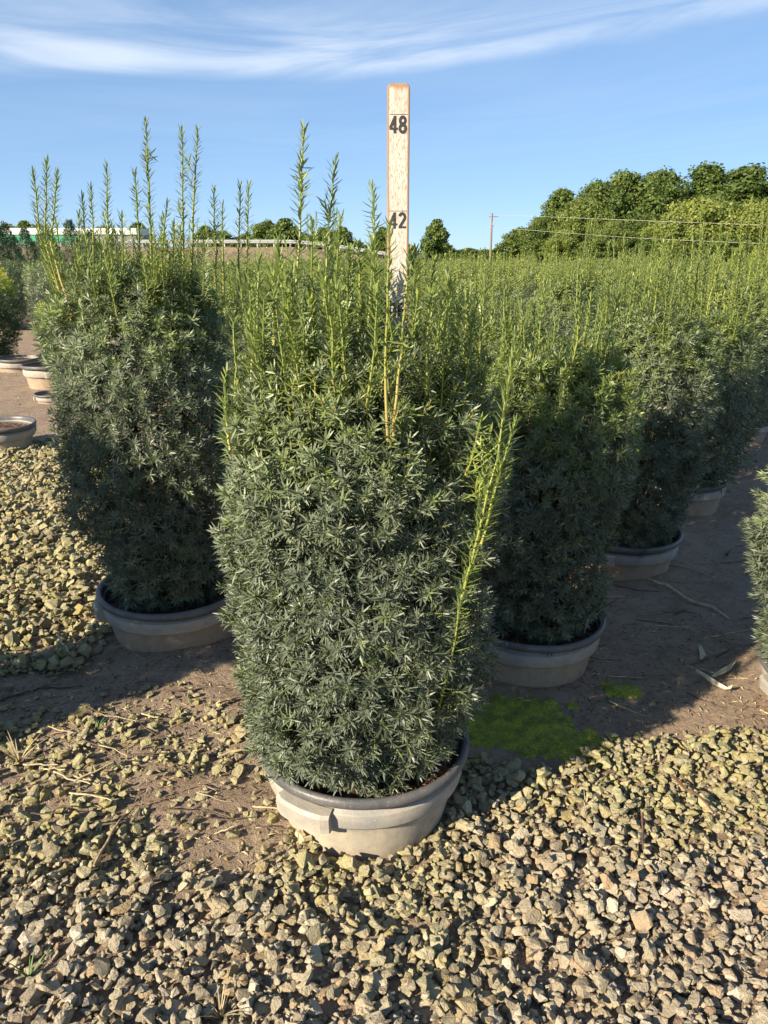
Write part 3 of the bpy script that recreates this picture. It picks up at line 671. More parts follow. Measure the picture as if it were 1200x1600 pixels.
# ---- the yew beside the moss, and the row running back from it
def near_yew(seed, xy, label, nsp, prof, top, lean, pot, pot_rz, nsh, hmin, hmax, fresh, spr=1.1, singles=10):
    o = root_at('potted_yew', xy, label); add_pot(o, pot, pot_rz, 1.10, zs=1.03)
    link('foliage', yew_geo(seed, int(nsp * 1.15), prof, top, lean, False, SPRIG_N, fresh, spr, .14).mesh('foliage', M_yew), o)
    link('trunk', stems_mesh(seed, top * .93, prof[3][1] * .85), o)
    s = Soup(); rg = np.random.default_rng(seed)
    sh = sorted(random_shoots(seed + 5, nsh, top, prof[-2][1], hmin, hmax, lean), key=lambda q: -q[0][-1][2])
    for k, (pts, n, tint) in enumerate(sh):
        if k < singles: add_shoot(o, pts, n, tint, seed * 50 + k, True, 0.0, .027, .0040, .0032, .0012, (.88, .72), k % 2)
        else: shoot_geo(s, pts, n, .026, .0040, .0028, .001, tint, rg, True, 0, (.82, .7), 4)
    link('young_shoots', s.mesh('young_shoots', M_yew), o)['kind'] = 'stuff'
    return o
right = near_yew(3, POTS['right'], 'yew in a rough muddy pot behind the green moss', 3900, [(0.12, .12), (0.22, .165), (0.40, .19), (0.60, .195), (0.76, .185), (0.86, .16), (0.93, .11)], .90, (0.05, 0), 1, rad(215), 52, .02, .20, .52)
third = near_yew(4, POTS['third'], 'yew in a tan pot second along the row behind the moss', 3800, [(0.10, .12), (0.20, .18), (0.40, .21), (0.60, .225), (0.78, .21), (0.90, .18), (0.98, .12)], .95, (0.03, 0), 2, rad(232), 52, .03, .28, .42)
edge = copy_tree(third); edge.location = (*POTS['edge'], 0); edge.rotation_euler = (0, 0, rad(140)); edge.scale = (1.24, 1.24, .80)
edge['label'] = 'sunlit blue green yew across the soil aisle from the mossy patch'
off = copy_tree(right); off.location = (*POTS['off'], 0); off.rotation_euler = (0, 0, rad(75)); off.scale = (1.12, 1.12, 1.08)
off['label'] = 'yew throwing its shadow across the soil and the tall yew'

# ---- mid-distance and far copies standing in staggered rows
def mid_yew(seed):
    rg = np.random.default_rng(seed); prof = [(0.10, .13), (0.25, .20), (0.50, .225), (0.72, .215), (0.86, .17), (0.95, .10)]
    o = link('potted_yew', None); tag(o, 'upright yew in a low pot among the staggered rows of the field', 'potted shrub', 'yews standing in the nursery rows')
    p = link('pot', POT_SETS[1 + seed % 2][0], o); link('band', POT_SETS[1][1], p); link('rim', POT_SETS[1][2], p)
    link('foliage', yew_geo(seed, 2300, prof, .90, (rg.normal(0, .02), 0), False, SPRIG_M, .50, 1.2, .14).mesh('foliage', M_yew), o)
    for k, (pts, n, tint) in enumerate(random_shoots(seed + 1, 10, .90, .17, .12, .46)):
        s = Soup(); shoot_geo(s, pts, int(n * .95), .028, .0062, .0032, .0014, tint + .10, rg, False, 0, (.85, .72), 3); link('shoot', s.mesh('shoot', M_yew), o)
    s = Soup()
    for pts, n, tint in random_shoots(seed + 2, 34, .90, .19, .0, .17): shoot_geo(s, pts, int(n * .95), .028, .0062, .0032, .0014, tint + .10, rg, False, 0, (.82, .7), 3)
    link('young_shoots', s.mesh('young_shoots', M_yew), o)['kind'] = 'stuff'
    return o
def far_geo(seed, nsp=430, nsh=22, top=0.86):
    rg = np.random.default_rng(seed); soup = yew_geo(seed, nsp, [(0.10, .15), (0.25, .20), (0.50, .225), (0.72, .215), (0.86, .17), (0.95, .10)], top, (0, 0), False, SPRIG_L, .62, 1.0, .16)
    for pts, n, tint in random_shoots(seed + 2, nsh, top, .19, .0, .32): shoot_geo(soup, pts, max(6, int(n * .28)), .038, .0145, .005, .002, tint + .14, rg, False, 0, (.8, .7), 3)
    return soup
MIDS = [mid_yew(40 + k) for k in range(4)]; mid_used = [False] * 4
FARS = [far_geo(60 + k).mesh('potted_yew', M_yew) for k in range(5)]
A_, B_ = np.array((.468, .70)), np.array((-.62, .815))
spots = []
for i in range(-14, 40):
    for j in range(-40, 70):
        p = np.array(FX) + i * B_ + j * A_; x, y = p
        if y < 2.6 or y > 24: continue
        if i == 0 and j <= 2 or i == 1 and j <= 0 or i < 0 or i % 3 == 2: continue
        if x < -0.42 * (y - 1.55) + .05 * math.sin(i * 7): continue
        if x > .66 * y + .35: continue
        if i > 0 and x > .585 * y - .2 and y < 5: continue
        spots.append((x, y, i, j))
spots.sort(key=lambda p: p[1]); rs_ = random.Random(8); nfar = 0; cnt = {}
ORD = 'first second third fourth fifth sixth seventh eighth ninth tenth eleventh twelfth'.split()
for (x, y, i_, j_) in spots:
    x, y = x + rs_.uniform(-.05, .05), y + rs_.uniform(-.05, .05); sc = rs_.uniform(.93, 1.08)
    if y < 7.2:
        k = rs_.randrange(4)
        o = copy_tree(MIDS[k]) if mid_used[k] else MIDS[k]; mid_used[k] = True
        cnt[i_] = cnt.get(i_, (3 if i_ == 0 else 1 if i_ == 1 else 0)) + 1
        o['label'] = ORD[min(cnt[i_], 12) - 1] + ' yew along ' + ('the row that begins with the measured yew' if i_ == 0 else 'the row that begins with the tall dark yew' if i_ == 1 else 'the ' + ORD[i_ - (i_ + 1) // 3 - 2] + ' row beyond the row of the tall dark yew')
    elif nfar < 262:
        o = link('potted_yew', FARS[rs_.randrange(5)]); tag(o, 'upright yew in a low pot among the staggered rows of the field', 'potted shrub', 'yews standing in the nursery rows'); nfar += 1
    else: break
    o.location = (x, y, 0); o.rotation_euler = (0, 0, rs_.uniform(0, 6.28)); o.scale = (sc, sc, sc * rs_.uniform(.84, 1.10))
for k in range(4):
    if not mid_used[k]: MIDS[k].location = (4.5 + k * .8, 7.4, 0)
# the rest of the field reads as one mass
s = Soup(); FG = [far_geo(80 + k, 24, 8) for k in range(3)]; FG = [(np.concatenate(g.V), np.concatenate(g.Q), np.concatenate(g.T)) for g in FG]
for y in np.arange(24, 42, 1.6):
    for x in np.arange(-.34 * y + 1.5, .62 * y, 1.25):
        V, Q, T = FG[rs_.randrange(3)]; a = rs_.uniform(0, 6.28); sc = rs_.uniform(.85, 1.1); R = np.array(((math.cos(a), -math.sin(a), 0), (math.sin(a), math.cos(a), 0), (0, 0, 1)))
        s.add((V @ R.T) * (sc * 1.15, sc * 1.15, sc * rs_.uniform(.74, .98)) + (x + rs_.uniform(-.25, .25), y + rs_.uniform(-.3, .3), 0), Q, T)
tag(link('nursery_shrubs', s.mesh('nursery_shrubs', M_yew)), 'distant rows of yews merging into one green band', 'shrubs', kind='stuff')

# ---- shrubs along the aisle on the far side of the gravel path
def aisle_shrub(xy, label, mat, seed, sc, fresh):
    o = root_at('potted_shrub', xy, label); o.scale = (sc[0], sc[0], sc[1])
    link('foliage', yew_geo(seed, 2000 if seed == 90 else 1000, [(0.06, .20), (0.2, .27), (0.5, .31), (0.8, .32), (0.95, .30), (1.0, .26)], .98, (0, 0), False, SPRIG_M, fresh, 1.5 if seed == 90 else 1.9, .04).mesh('foliage', mat), o)
    p = link('pot', POT_SETS[1][0], o); link('band', POT_SETS[1][1], p); link('rim', POT_SETS[1][2], p)
    return o
aisle_shrub((-4.30, 8.3), 'clipped shrub with bright golden yellow tips beside the aisle', M_gold, 90, (1.25, .98), .78)
aisle_shrub((-3.78, 9.3), 'dark clipped shrub on the other side of the aisle from the golden shrub', M_yew, 91, (.9, .98), .3)
aisle_shrub((-2.95, 7.3), 'short fresh green shrub tucked behind the tall yew', M_yew, 92, (.7, .72), .7)
aisle_shrub((-5.9, 12.4), 'dark shrub at the far end of the aisle', M_yew, 93, (1.1, 1.0), .3)
aisle_shrub((-5.1, 12.2), 'dull green shrub facing the dark shrub at the end of the aisle', M_yew, 94, (1.0, 1.0), .4)
aisle_shrub((-6.9, 12.0), 'shrub behind the golden tipped shrub', M_yew, 95, (1.2, 1.0), .3)
def empty_pot(xy, label, variant, rz, sc, sink):
    o = link('empty_pot', None, None, (*xy, 0)); tag(o, label, 'pot', 'empty pots sunk in the soil')
    add_pot(o, variant, rz, sc, True, sink); return o
empty_pot((-2.36, 4.62), 'empty grey pot with soil at the edge of the gravel path', 0, 1.0, 1.12, .015)
empty_pot((-2.98, 6.95), 'empty tan pot standing high beside the aisle', 2, 2.0, 1.3, 0.0)
empty_pot((-2.68, 6.20), 'small sunken pot with a broken pale rim near the tan pot', 2, .4, .72, .04)
empty_pot((-3.75, 8.0), 'wide empty pot in front of the golden tipped shrub', 1, .4, 1.2, .06)
empty_pot((-3.55, 8.5), 'low empty pot behind the tan pot in the aisle', 2, .4, 1.0, .06)

# ------------------------------------------------------------------ the measuring board
def digit_strokes(ch):
    """centre lines of a heavy condensed figure in a 0.62 x 1 box"""
    def arc(cx, cy, rx, ry, a0, a1, n=14): return [(cx + rx * math.cos(rad(a0 + (a1 - a0) * i / n)), cy + ry * math.sin(rad(a0 + (a1 - a0) * i / n))) for i in range(n + 1)]
    return {'4': [[(.40, 0.0), (.40, 1.0)], [(.40, .93), (.06, .31)], [(.0, .27), (.60, .27)]],
            '8': [arc(.29, .73, .19, .19, 0, 360, 22), arc(.29, .28, .215, .21, 0, 360, 22)],
            '2': [arc(.29, .70, .21, .22, 165, -25) + [(.10, .09)], [(.02, .09), (.58, .09)]],
            '3': [arc(.28, .72, .19, .19, 160, -80), arc(.27, .29, .21, .21, 85, -160)],
            '6': [arc(.29, .29, .21, .21, 0, 360, 22), arc(.29, .62, .21, .30, 25, 180) + [(.08, .28)]]}[ch]
def numeral_mesh(ch, h, wgt):
    V, Q = [], []; zz = 0.0
    for st in digit_strokes(ch):
        P = np.array(st, float); n = len(P); base = len(V); closed = np.allclose(P[0], P[-1])
        for i in range(n):
            d = (P[(i + 1) % (n - 1)] - P[i - 1 if i else n - 2]) if closed else P[min(i + 1, n - 1)] - P[max(i - 1, 0)]
            d = d / np.linalg.norm(d); nn = np.array((-d[1], d[0])) * wgt * (.62 if st[0][1] == st[-1][1] and n == 2 else 1)
            for q in (P[i] + nn, P[i] - nn): V.append((q[0] * h * .86, -zz, q[1] * h))
        for i in range(n - 1): Q.append((base + 2 * i, base + 2 * i + 1, base + 2 * i + 3, base + 2 * i + 2))
        zz += 0.00012
    return mesh_from('numeral', V, Q, M_black)
BX, BY, BZ = 0.0245, 1.456, 0.118
board = link('measuring_board', None, None, (BX, BY, BZ)); tag(board, 'tall weathered white measuring board with black inch numbers rising from the yew', 'measuring board')
bm = bmesh.new(); box_bm(bm, 0, 0, 0.648, 0.0385, 0.018, 1.296)
es = [e for e in bm.edges if all(v.co.z > 1.2 for v in e.verts) and abs(e.verts[0].co.x - e.verts[1].co.x) < 1e-5]
bmesh.ops.bevel(bm, geom=es, offset=0.008, segments=4, affect='EDGES', profile=.5)
bmesh.ops.bevel(bm, geom=[e for e in bm.edges if e.calc_face_angle(0) > .9], offset=.0018, segments=2, affect='EDGES', profile=.5)
link('plank', from_bm('plank', bm, M_board), board)
for txt, inch in (('48', 48), ('42', 42), ('36', 36)):
    zt_ = at(620, {48: 180, 42: 330, 36: 470}[inch], BY)[2] - BZ; h = .0270
    for k, ch in enumerate(txt):
        o = link('numeral', numeral_mesh(ch, h, .098), board, (-.0152 + k * .0158, -.00945, zt_ - h - .0022))
    bm = bmesh.new(); r_ = random.Random(inch); x = -.0152
    while x < .0145:                                                    # worn printed line above the figures
        w_ = r_.uniform(.0015, .004); box_bm(bm, x + w_ / 2, -.0094, zt_, w_, .0003, r_.uniform(.0006, .0010)); x += w_ + r_.uniform(.0001, .0006)
    link('inch_line', from_bm('inch_line', bm, M_black), board)

# white plant tag in the tall yew's pot
bm = bmesh.new(); box_bm(bm, 0, 0, .030, .012, .0014, .060, 0)
for v in bm.verts:
    if v.co.z < .02: v.co.x *= .35
tg = link('plant_tag', None, None, (LX[0] - .112, LX[1] - .140, .120)); tg.rotation_euler = (rad(8), rad(14), rad(8)); tg.scale = (1.25, 1.25, 1.3)
tag(tg, 'small white printed tag stuck in the pot soil of the tall yew', 'plant tag')
link('blade', from_bm('blade', bm, M_white_tag), tg)
bm = bmesh.new()
for k in range(4): box_bm(bm, 0.0005, -.0010, .030 + .007 * k, .0065, .0004, .0032)
link('print', from_bm('print', bm, M_black), tg)
tg2 = link('plant_tag', None, None, (POTS['right'][0] + .142, POTS['right'][1] - .075, .115)); tg2.rotation_euler = (rad(6), rad(10), rad(50)); tg2.scale = (1.1, 1.1, 1.3)
tag(tg2, 'thin white tag standing inside the rim of the pot behind the moss', 'plant tag')
bm = bmesh.new(); box_bm(bm, 0, 0, .028, .009, .0014, .056); link('blade', from_bm('blade', bm, M_white_tag), tg2)

# ------------------------------------------------------------------ litter: twigs, straw, weeds
def gpt(u, v):
    x, y = (u - 600) / FPX, (800 - v) / FPX
    d = (x, math.cos(PITCH) + y * math.sin(PITCH), -math.sin(PITCH) + y * math.cos(PITCH)); s_ = -CAM_H / d[2]
    return d[0] * s_, d[1] * s_
def stick(name, pix, r, mat, label, lift=.006, group=None, seed=0):
    P = []; rr = random.Random(seed); q = [gpt(*p) for p in pix]; m = 4 * (len(q) - 1) + 1
    for i in range(m):
        f = i / (m - 1) * (len(q) - 1); a = min(int(f), len(q) - 2); t = f - a
        x, y = q[a][0] * (1 - t) + q[a + 1][0] * t, q[a][1] * (1 - t) + q[a + 1][1] * t
        hz = 0.0
        ii_, jj_ = int((y - Y0) / res), int((x - X0) / res)
        if 0 <= ii_ < hm.shape[0] and 0 <= jj_ < hm.shape[1]: hz = float(hm[max(0, ii_ - 2):ii_ + 3, max(0, jj_ - 2):jj_ + 3].max())
        P.append((x + rr.gauss(0, r * .5), y + rr.gauss(0, r * .5), float(ground_z(x, y)) + hz + lift * rr.uniform(.3, 1)))
    P = np.array(P)
    ln = np.linspace(0, 1, m); zl = P[0, 2] * (1 - ln) + P[-1, 2] * ln                # stiff: rests on its two ends, bending only a little
    P[:, 2] = zl + .25 * (P[:, 2] - zl)
    V, Q = tube(P, [r * (1 - .45 * i / (m - 1)) * rr.uniform(.85, 1.1) for i in range(m)], 4)
    o = link(name, mesh_from(name, V, Q, mat, smooth=False)); tag(o, label, 'twig', group); return o
stick('twig', [(995, 912), (1040, 925), (1075, 945), (1112, 955), (1140, 975)], .0062, M_straw, 'long pale bent stick lying across the soil aisle', .006)
stick('twig', [(1045, 1225), (1080, 1255), (1120, 1290)], .0035, M_redtwig, 'red brown twig lying on the gravel beside the moss')
stick('twig', [(1000, 1290), (1004, 1345)], .0026, M_redtwig, 'short dark stalk standing among gravel stones', .01)
stick('twig', [(120, 1240), (180, 1212)], .0026, M_straw, 'pale straw stalk among the scattered stones left of the pot'.replace(' left of the pot', ' on the soil'))
stick('twig', [(0, 1098), (60, 1078), (130, 1072)], .0030, M_darktwig, 'dark twig in the shadow on the soil')
stick('twig', [(150, 1380), (190, 1300), (215, 1268)], .0030, M_twig, 'brown twig lying over the scattered stones')
stick('twig', [(340, 1190), (415, 1172)], .0028, M_straw, 'pale stalk pointing at the dusty front pot')
stick('twig', [(92, 1010), (105, 1032), (112, 1042)], .0035, M_straw, 'pale broken stalk at the edge of the gravel path')
stick('wood_chip', [(462, 1322), (488, 1332)], .0075, M_straw, 'flat pale wood chip against the base of the front pot', .004)
rl = random.Random(21); LZ = []
for k in range(84):
    if rl.random() < .42: u, v = rl.uniform(10, 410), rl.uniform(1060, 1310)
    else: u, v = rl.uniform(880, 1190), rl.uniform(880, 1130)
    a, l = rl.uniform(-.5, .5), rl.uniform(25, 75)
    stick('twig', [(u, v), (u + l * .5 * math.cos(a), v + l * .4 * math.sin(a) + rl.uniform(-4, 4)), (u + l * math.cos(a), v + l * .8 * math.sin(a))], rl.uniform(.0012, .0024),
          rl.choice([M_straw, M_darktwig, M_twig, M_darktwig]), 'thin dry twig scattered on the bare soil', .004, 'dry twigs scattered on the soil', k)
# fine litter: dropped needles and stalk scraps
V0, Q0, T0, n0 = [], [], [], 0
for k in range(5200):
    if rl.random() < .5: x, y = rl.uniform(-1.2, -.15), rl.uniform(1.2, 2.2)
    else: x, y = (rl.uniform(.1, 2.2), rl.uniform(1.5, 3.8)) if rl.random() < .6 else (rl.uniform(.3, 1.1), rl.uniform(1.6, 2.3))
    a, l, w = rl.uniform(0, 6.28), rl.uniform(.008, .032), rl.uniform(.0010, .0022); z = float(ground_z(x, y)) + .0015; dx, dy = math.cos(a), math.sin(a); lift = rl.uniform(0, .006)
    V0 += [(x, y, z), (x + dx * l / 2 - dy * w, y + dy * l / 2 + dx * w, z + lift), (x + dx * l, y + dy * l, z + .001), (x + dx * l / 2 + dy * w, y + dy * l / 2 - dx * w, z + lift * .7)]
    Q0.append((n0, n0 + 1, n0 + 2, n0 + 3)); n0 += 4
lit = link('plant_litter', mesh_from('plant_litter', V0, Q0, [M_darktwig, M_straw, M_twig], midx=[rl.choice((0, 0, 1, 2, 2)) for _ in Q0])); tag(lit, 'fine litter of dropped needles and stalk scraps on the soil', 'litter', kind='stuff')
def blades(name, xy, n, h, mat, label, spread=.5, seed=0, cat='weed', w=.0022, group=None):
    rr = random.Random(seed); V, Q = [], []; z0_ = float(ground_z(*xy)) + .002
    for k in range(n):
        a, l, t = rr.uniform(0, 6.28), h * rr.uniform(.6, 1.1), rr.uniform(.2, 1) * spread; dx, dy = math.cos(a), math.sin(a); b = len(V)
        for f in (0, .35, .7, 1): 
            r = l * f * t * (1 + .4 * f); zz = l * f * (1 - .35 * t * f); ww = w * (1 - f * .85)
            V += [(dx * r - dy * ww, dy * r + dx * ww, zz), (dx * r + dy * ww, dy * r - dx * ww, zz)]
        for f in range(3): Q.append((b + 2 * f, b + 2 * f + 1, b + 2 * f + 3, b + 2 * f + 2))
    o = link(name, mesh_from(name, V, Q, mat, smooth=True), None, (*xy, z0_)); tag(o, label, cat, group); return o
blades('weed', gpt(150, 1152), 14, .035, M_weed, 'small green weed tuft in the shadow on the soil', .9, 1)
blades('weed', gpt(30, 1195), 22, .06, M_straw, 'straw coloured dry tuft at the sunny edge of the shadow', 1.0, 2)
blades('weed', gpt(48, 1535), 10, .045, M_weed, 'green grass sprout among the gravel', .8, 3)
blades('weed', gpt(345, 1590), 16, .06, M_straw, 'dry straw sprout among the gravel', .7, 4)
blades('weed', gpt(915, 1265), 9, .045, M_straw, 'stiff pale stalks rising from mossy gravel', .3, 5)
blades('weed', gpt(960, 1440), 6, .03, M_weed, 'tiny green seedling in the gravel', .9, 6)
blades('weed', gpt(1135, 870), 18, .04, M_weed, 'flat green weed in the soil aisle', 1.2, 7)
blades('weed', (-1.72, 4.75), 50, .09, M_weed, 'low green weeds where the gravel path meets the soil', 1.2, 8, w=.005)
blades('weed', (-2.05, 4.85), 40, .07, M_weed, 'pale green weed patch beside the empty grey pot', 1.2, 9, w=.006)
def scrap(pix, w, label, seed):
    rr = random.Random(seed); q = [gpt(*p) for p in pix]; V, Q = [], []
    for i, (x, y) in enumerate(q):
        d = np.array(q[min(i + 1, len(q) - 1)]) - np.array(q[max(i - 1, 0)]); d /= np.linalg.norm(d); ww = w * (.25 + .9 * math.sin(math.pi * (i + .4) / len(q))) * rr.uniform(.7, 1.2); z = float(ground_z(x, y)) + rr.uniform(.006, .02)
        V += [(x - d[1] * ww, y + d[0] * ww, z + rr.uniform(0, .012)), (x, y, z), (x + d[1] * ww, y - d[0] * ww, z + rr.uniform(0, .012))]
    for i in range(len(q) - 1):
        for j in range(2): Q.append((3 * i + j, 3 * i + j + 1, 3 * i + j + 4, 3 * i + j + 3))
    me = mesh_from('dry_leaf', V, Q, M_dryleaf); o = link('dry_leaf', me); tag(o, label, 'leaf')
    md = o.modifiers.new('thick', 'SOLIDIFY'); md.thickness = .0012
scrap([(1085, 1058), (1100, 1066), (1115, 1072), (1132, 1080), (1140, 1085)], 0.009, 'curled pale dry leaf on the sunny end of the aisle', 1)
scrap([(1112, 1066), (1125, 1058), (1138, 1050), (1146, 1042)], 0.005, 'narrow pale leaf strip lying against the curled leaf', 2)
scrap([(1092, 1015), (1098, 1024), (1096, 1034)], .008, 'small whitish leaf scrap in the shade near the curled leaf', 3)

# ------------------------------------------------------------------ background
def leaf_cloud(soup, centers, radii, n_per, size, rg, tint0, squash=.8):
    for c, r, t0 in zip(centers, radii, tint0):
        n = int(n_per * (r / np.mean(radii)) ** 2); v = rg.normal(size=(n, 3)); v /= np.linalg.norm(v, axis=1, keepdims=True)
        P = c + v * (r * (0.45 + .72 * rg.random(n)))[:, None] * (1, 1, squash)
        d = v * .9 + rg.normal(0, .5, (n, 3)); d /= np.linalg.norm(d, axis=1, keepdims=True)
        B = basis(d, rg.uniform(0, 6.28, n)); s_ = size * rg.uniform(.6, 1.3, n)[:, None]
        V = np.stack([P - B[:, :, 0] * s_ * .5, P + B[:, :, 1] * s_ * .38, P + B[:, :, 0] * s_ * .6, P - B[:, :, 1] * s_ * .38], 1).reshape(-1, 3)
        soup.add(V, np.arange(n)[:, None] * 4 + (0, 1, 2, 3), np.repeat(np.clip(t0 + rg.normal(0, .09, n), 0, 1), 4))
def tree_meshes(seed, h, w, tint, n_cl=80, n_per=110, size=.42, low=.10, pointed=0.0):
    rg = np.random.default_rng(seed); tr = Soup(); H_ = h
    tp = [(0, 0, -.2), (.1 * rg.normal(), .1 * rg.normal(), H_ * .3), (.25 * rg.normal(), .25 * rg.normal(), H_ * .62), (.3 * rg.normal(), .3 * rg.normal(), H_ * .9)]
    V, Q = tube(tp, [h * .022, h * .017, h * .010, h * .003], 7); tr.add(V, Q, .5)
    C, Rr, T0 = [], [], []
    for k in range(n_cl):
        f = low + (1 - low) * rg.random() ** .85; env = w * .5 * (math.sin(math.pi * min(1, (f - low) / (1 - low) * .82 + .16)) ** .7) * (1 - pointed * f)
        a, q = rg.uniform(0, 6.28), env * math.sqrt(rg.random()) ** .7; r = w * rg.uniform(.09, .19) * (1 - .25 * f)
        c = np.array((q * math.cos(a), q * math.sin(a), H_ * f * .90)); C.append(c); Rr.append(r); T0.append(tint + rg.normal(0, .10) + .1 * (f - .5))
        if k % 3 == 0:
            b = np.array(tp[1]) + (np.array(tp[2]) - np.array(tp[1])) * rg.random(); b[2] = min(b[2], c[2] * .8)
            V, Q = tube([b, (b + c) / 2 + (0, 0, .1 * h * .3), c], [h * .008, h * .005, h * .002], 4); tr.add(V, Q, .5)
    for f in np.linspace(.55, 1, 9):                                    # a filled leader so the top does not break into knobs
        C.append(np.array((.05 * w * rg.normal(), .05 * w * rg.normal(), H_ * f * .88))); Rr.append(w * (.08 + .30 * (1 - f))); T0.append(tint)
    s_ = Soup(); leaf_cloud(s_, C, Rr, n_per, size, rg, T0)
    return tr.mesh('trunk', M_bark), s_.mesh('crown', M_leaf, False)
TREES = {'round': [tree_meshes(10, 10, 9.5, .46, 120, 130, .31), tree_meshes(11, 10, 9, .38, 120, 130, .31), tree_meshes(12, 10, 10, .6, 120, 130, .31)],
         'tall': [tree_meshes(13, 12, 7.5, .34, 115, 125, .31, .06, .45), tree_meshes(14, 12, 8, .42, 115, 125, .31, .06, .35)],
         'light': [tree_meshes(15, 7, 9, .90, 115, 130, .29, .03), tree_meshes(16, 7, 8.5, .78, 115, 130, .29, .03)],
         'small': [tree_meshes(17, 6, 5, .50, 90, 80, .28, .06), tree_meshes(18, 6, 4.2, .42, 90, 80, .28, .06, .45)]}
def tree(kind, var, u, Y, v_top, label, group, wide=1.0, seed=0, name='broadleaf_tree'):
    tm, cm = TREES[kind][var]; p = at(u, v_top, Y); H0 = {'round': 10, 'tall': 12, 'light': 7, 'small': 6}[kind]; k = max(.1, p[2]) / H0
    o = link(name, None, None, (p[0], Y, 0), seed * 1.7); o.scale = (k * wide, k * wide, k); tag(o, label, 'tree', group)
    link('trunk', tm, o); link('crown', cm, o); return o
W = 'trees of the wood behind the rows'
wood = [('tall', 0, 1110, 125, 246, 'tall dark tree at the top of the wood', 1.6), ('tall', 1, 1172, 122, 250, 'tall loose crowned tree beside the tall dark tree', 1.6), ('tall', 0, 1255, 124, 240, None, 1.6),
    ('round', 1, 1040, 122, 258, None, 1.0), ('round', 0, 985, 118, 262, 'broad dark crowned tree with the highest rounded top', 1.0), ('round', 1, 935, 118, 276, None, .9), ('tall', 1, 880, 116, 288, 'upright dark tree at the open end of the wood', 1.35),
    ('round', 2, 915, 104, 306, 'mid green bushy tree in front of the dark upright trees', 1.0), ('round', 0, 845, 108, 338, None, 1.0), ('small', 0, 812, 110, 352, 'low bushy tree nearest to the utility pole', 1.3), ('round', 1, 1010, 112, 330, None, 1.0),
    ('light', 0, 1095, 100, 306, 'wide yellow green tree in front of the dark wood', 1.15), ('light', 1, 1050, 94, 334, 'low yellow green bush before the wide yellow green tree', 1.0), ('light', 1, 1180, 97, 318, None, 1.1), ('light', 0, 1270, 97, 312, None, 1.2),
    ('round', 0, 1250, 112, 290, None, 1.1), ('round', 2, 960, 96, 342, None, .9), ('light', 1, 880, 98, 360, None, 1.0), ('round', 0, 1120, 110, 300, None, 1.0), ('small', 1, 1010, 92, 365, None, 1.5), ('small', 0, 930, 94, 368, None, 1.6),
    ('small', 0, 1140, 90, 362, None, 1.7), ('small', 1, 840, 104, 372, None, 1.6)]
for k, (kd, vr, u, Y, vt, lb, wd) in enumerate(wood):
    lb = lb or {'tall': 'dark upright tree standing deep in the wood', 'round': 'rounded green tree in the middle of the wood', 'light': 'yellow green bushy tree along the front of the wood', 'small': 'low dark bush filling the foot of the wood'}[kd]
    tree(kd, vr, u, Y, vt, lb, W, wd, k)
tree('small', 1, 683, 88, 339, 'lone pointed tree on the field edge beside the measuring board', None, 1.1, 5)
hz_ = [(418, 340, 150, 'small', 0, 1.2), (445, 338, 140, 'small', 1, 1.5), (505, 352, 150, 'small', 0, 1.6), (535, 352, 150, 'small', 1, 1.4), (560, 374, 170, 'small', 0, 1.4), (598, 352, 140, 'small', 1, 1.3), (640, 380, 170, 'small', 0, 1.5),
       (320, 350, 150, 'small', 1, 1.4), (345, 358, 160, 'small', 0, 1.8), (385, 362, 165, 'small', 0, 1.8), (475, 362, 165, 'small', 0, 2.0), (215, 345, 235, 'small', 1, 1.6), (8, 346, 240, 'small', 0, 1.3), (36, 342, 250, 'small', 1, 1.4), (60, 347, 245, 'small', 0, 1.5), (160, 350, 240, 'small', 0, 1.8)]
for k, (u, vt, Y, kd, vr, wd) in enumerate(hz_): tree(kd, vr, u, Y, vt, 'small tree on the skyline beyond the road', 'trees on the skyline beyond the road', wd, k + 30)
for k, u in enumerate(range(700, 800, 14)): tree('small', k % 2, u + (k * 7) % 9, 120 + (k * 37) % 30, 384 + (k * 5) % 8, 'low bush in the hedge line by the utility pole', 'bushes of the far hedge line', 2.6, k + 60, 'hedge_bush')

# young conical evergreens in the next block
def cone_tree_meshes(seed, fr=.26):
    rg = np.random.default_rng(seed); s_ = Soup(); n = 900; f = rg.random(n) ** 1.35; a = rg.uniform(0, 6.28, n); R = fr * (1 - f) ** .85 * (1 + .2 * (vnoise(a * 2, f * 9, seed) - .5)) + .01
    u = np.where(rg.random(n) < .75, 1 - .15 * rg.random(n), .6 + .3 * rg.random(n)); P = np.stack([R * u * np.cos(a), R * u * np.sin(a), .04 + .94 * f], 1)
    el = np.radians(35 + 35 * f + rg.normal(0, 15, n)); D = np.stack([np.cos(el) * np.cos(a), np.cos(el) * np.sin(a), np.sin(el)], 1)
    place_sprigs(s_, SPRIG_L, P, D, rg.uniform(.55, .95, n), .15 + .5 * rg.random(n), rg); t_ = Soup(); V, Q = tube([(0, 0, -.02), (0, 0, .9)], [.02, .004], 5); t_.add(V, Q, .5)
    return s_.mesh('crown', M_conif), t_.mesh('trunk', M_bark)
CONES = [cone_tree_meshes(1), cone_tree_meshes(2, .22)]
cones = [(-8, 358, 14), (72, 360, 15.5), (140, 366, 18), (172, 372, 20), (6, 355, 16), (38, 361, 17), (64, 372, 20), (108, 350, 18), (-30, 352, 17), (84, 378, 24), (20, 372, 23), (52, 380, 27), (132, 372, 22), (155, 380, 26), (275, 392, 38), (240, 390, 36), (300, 393, 40), (545, 388, 41), (520, 392, 41), (572, 392, 42), (668, 400, 41), (690, 402, 41), (735, 404, 41), (655, 403, 40)]
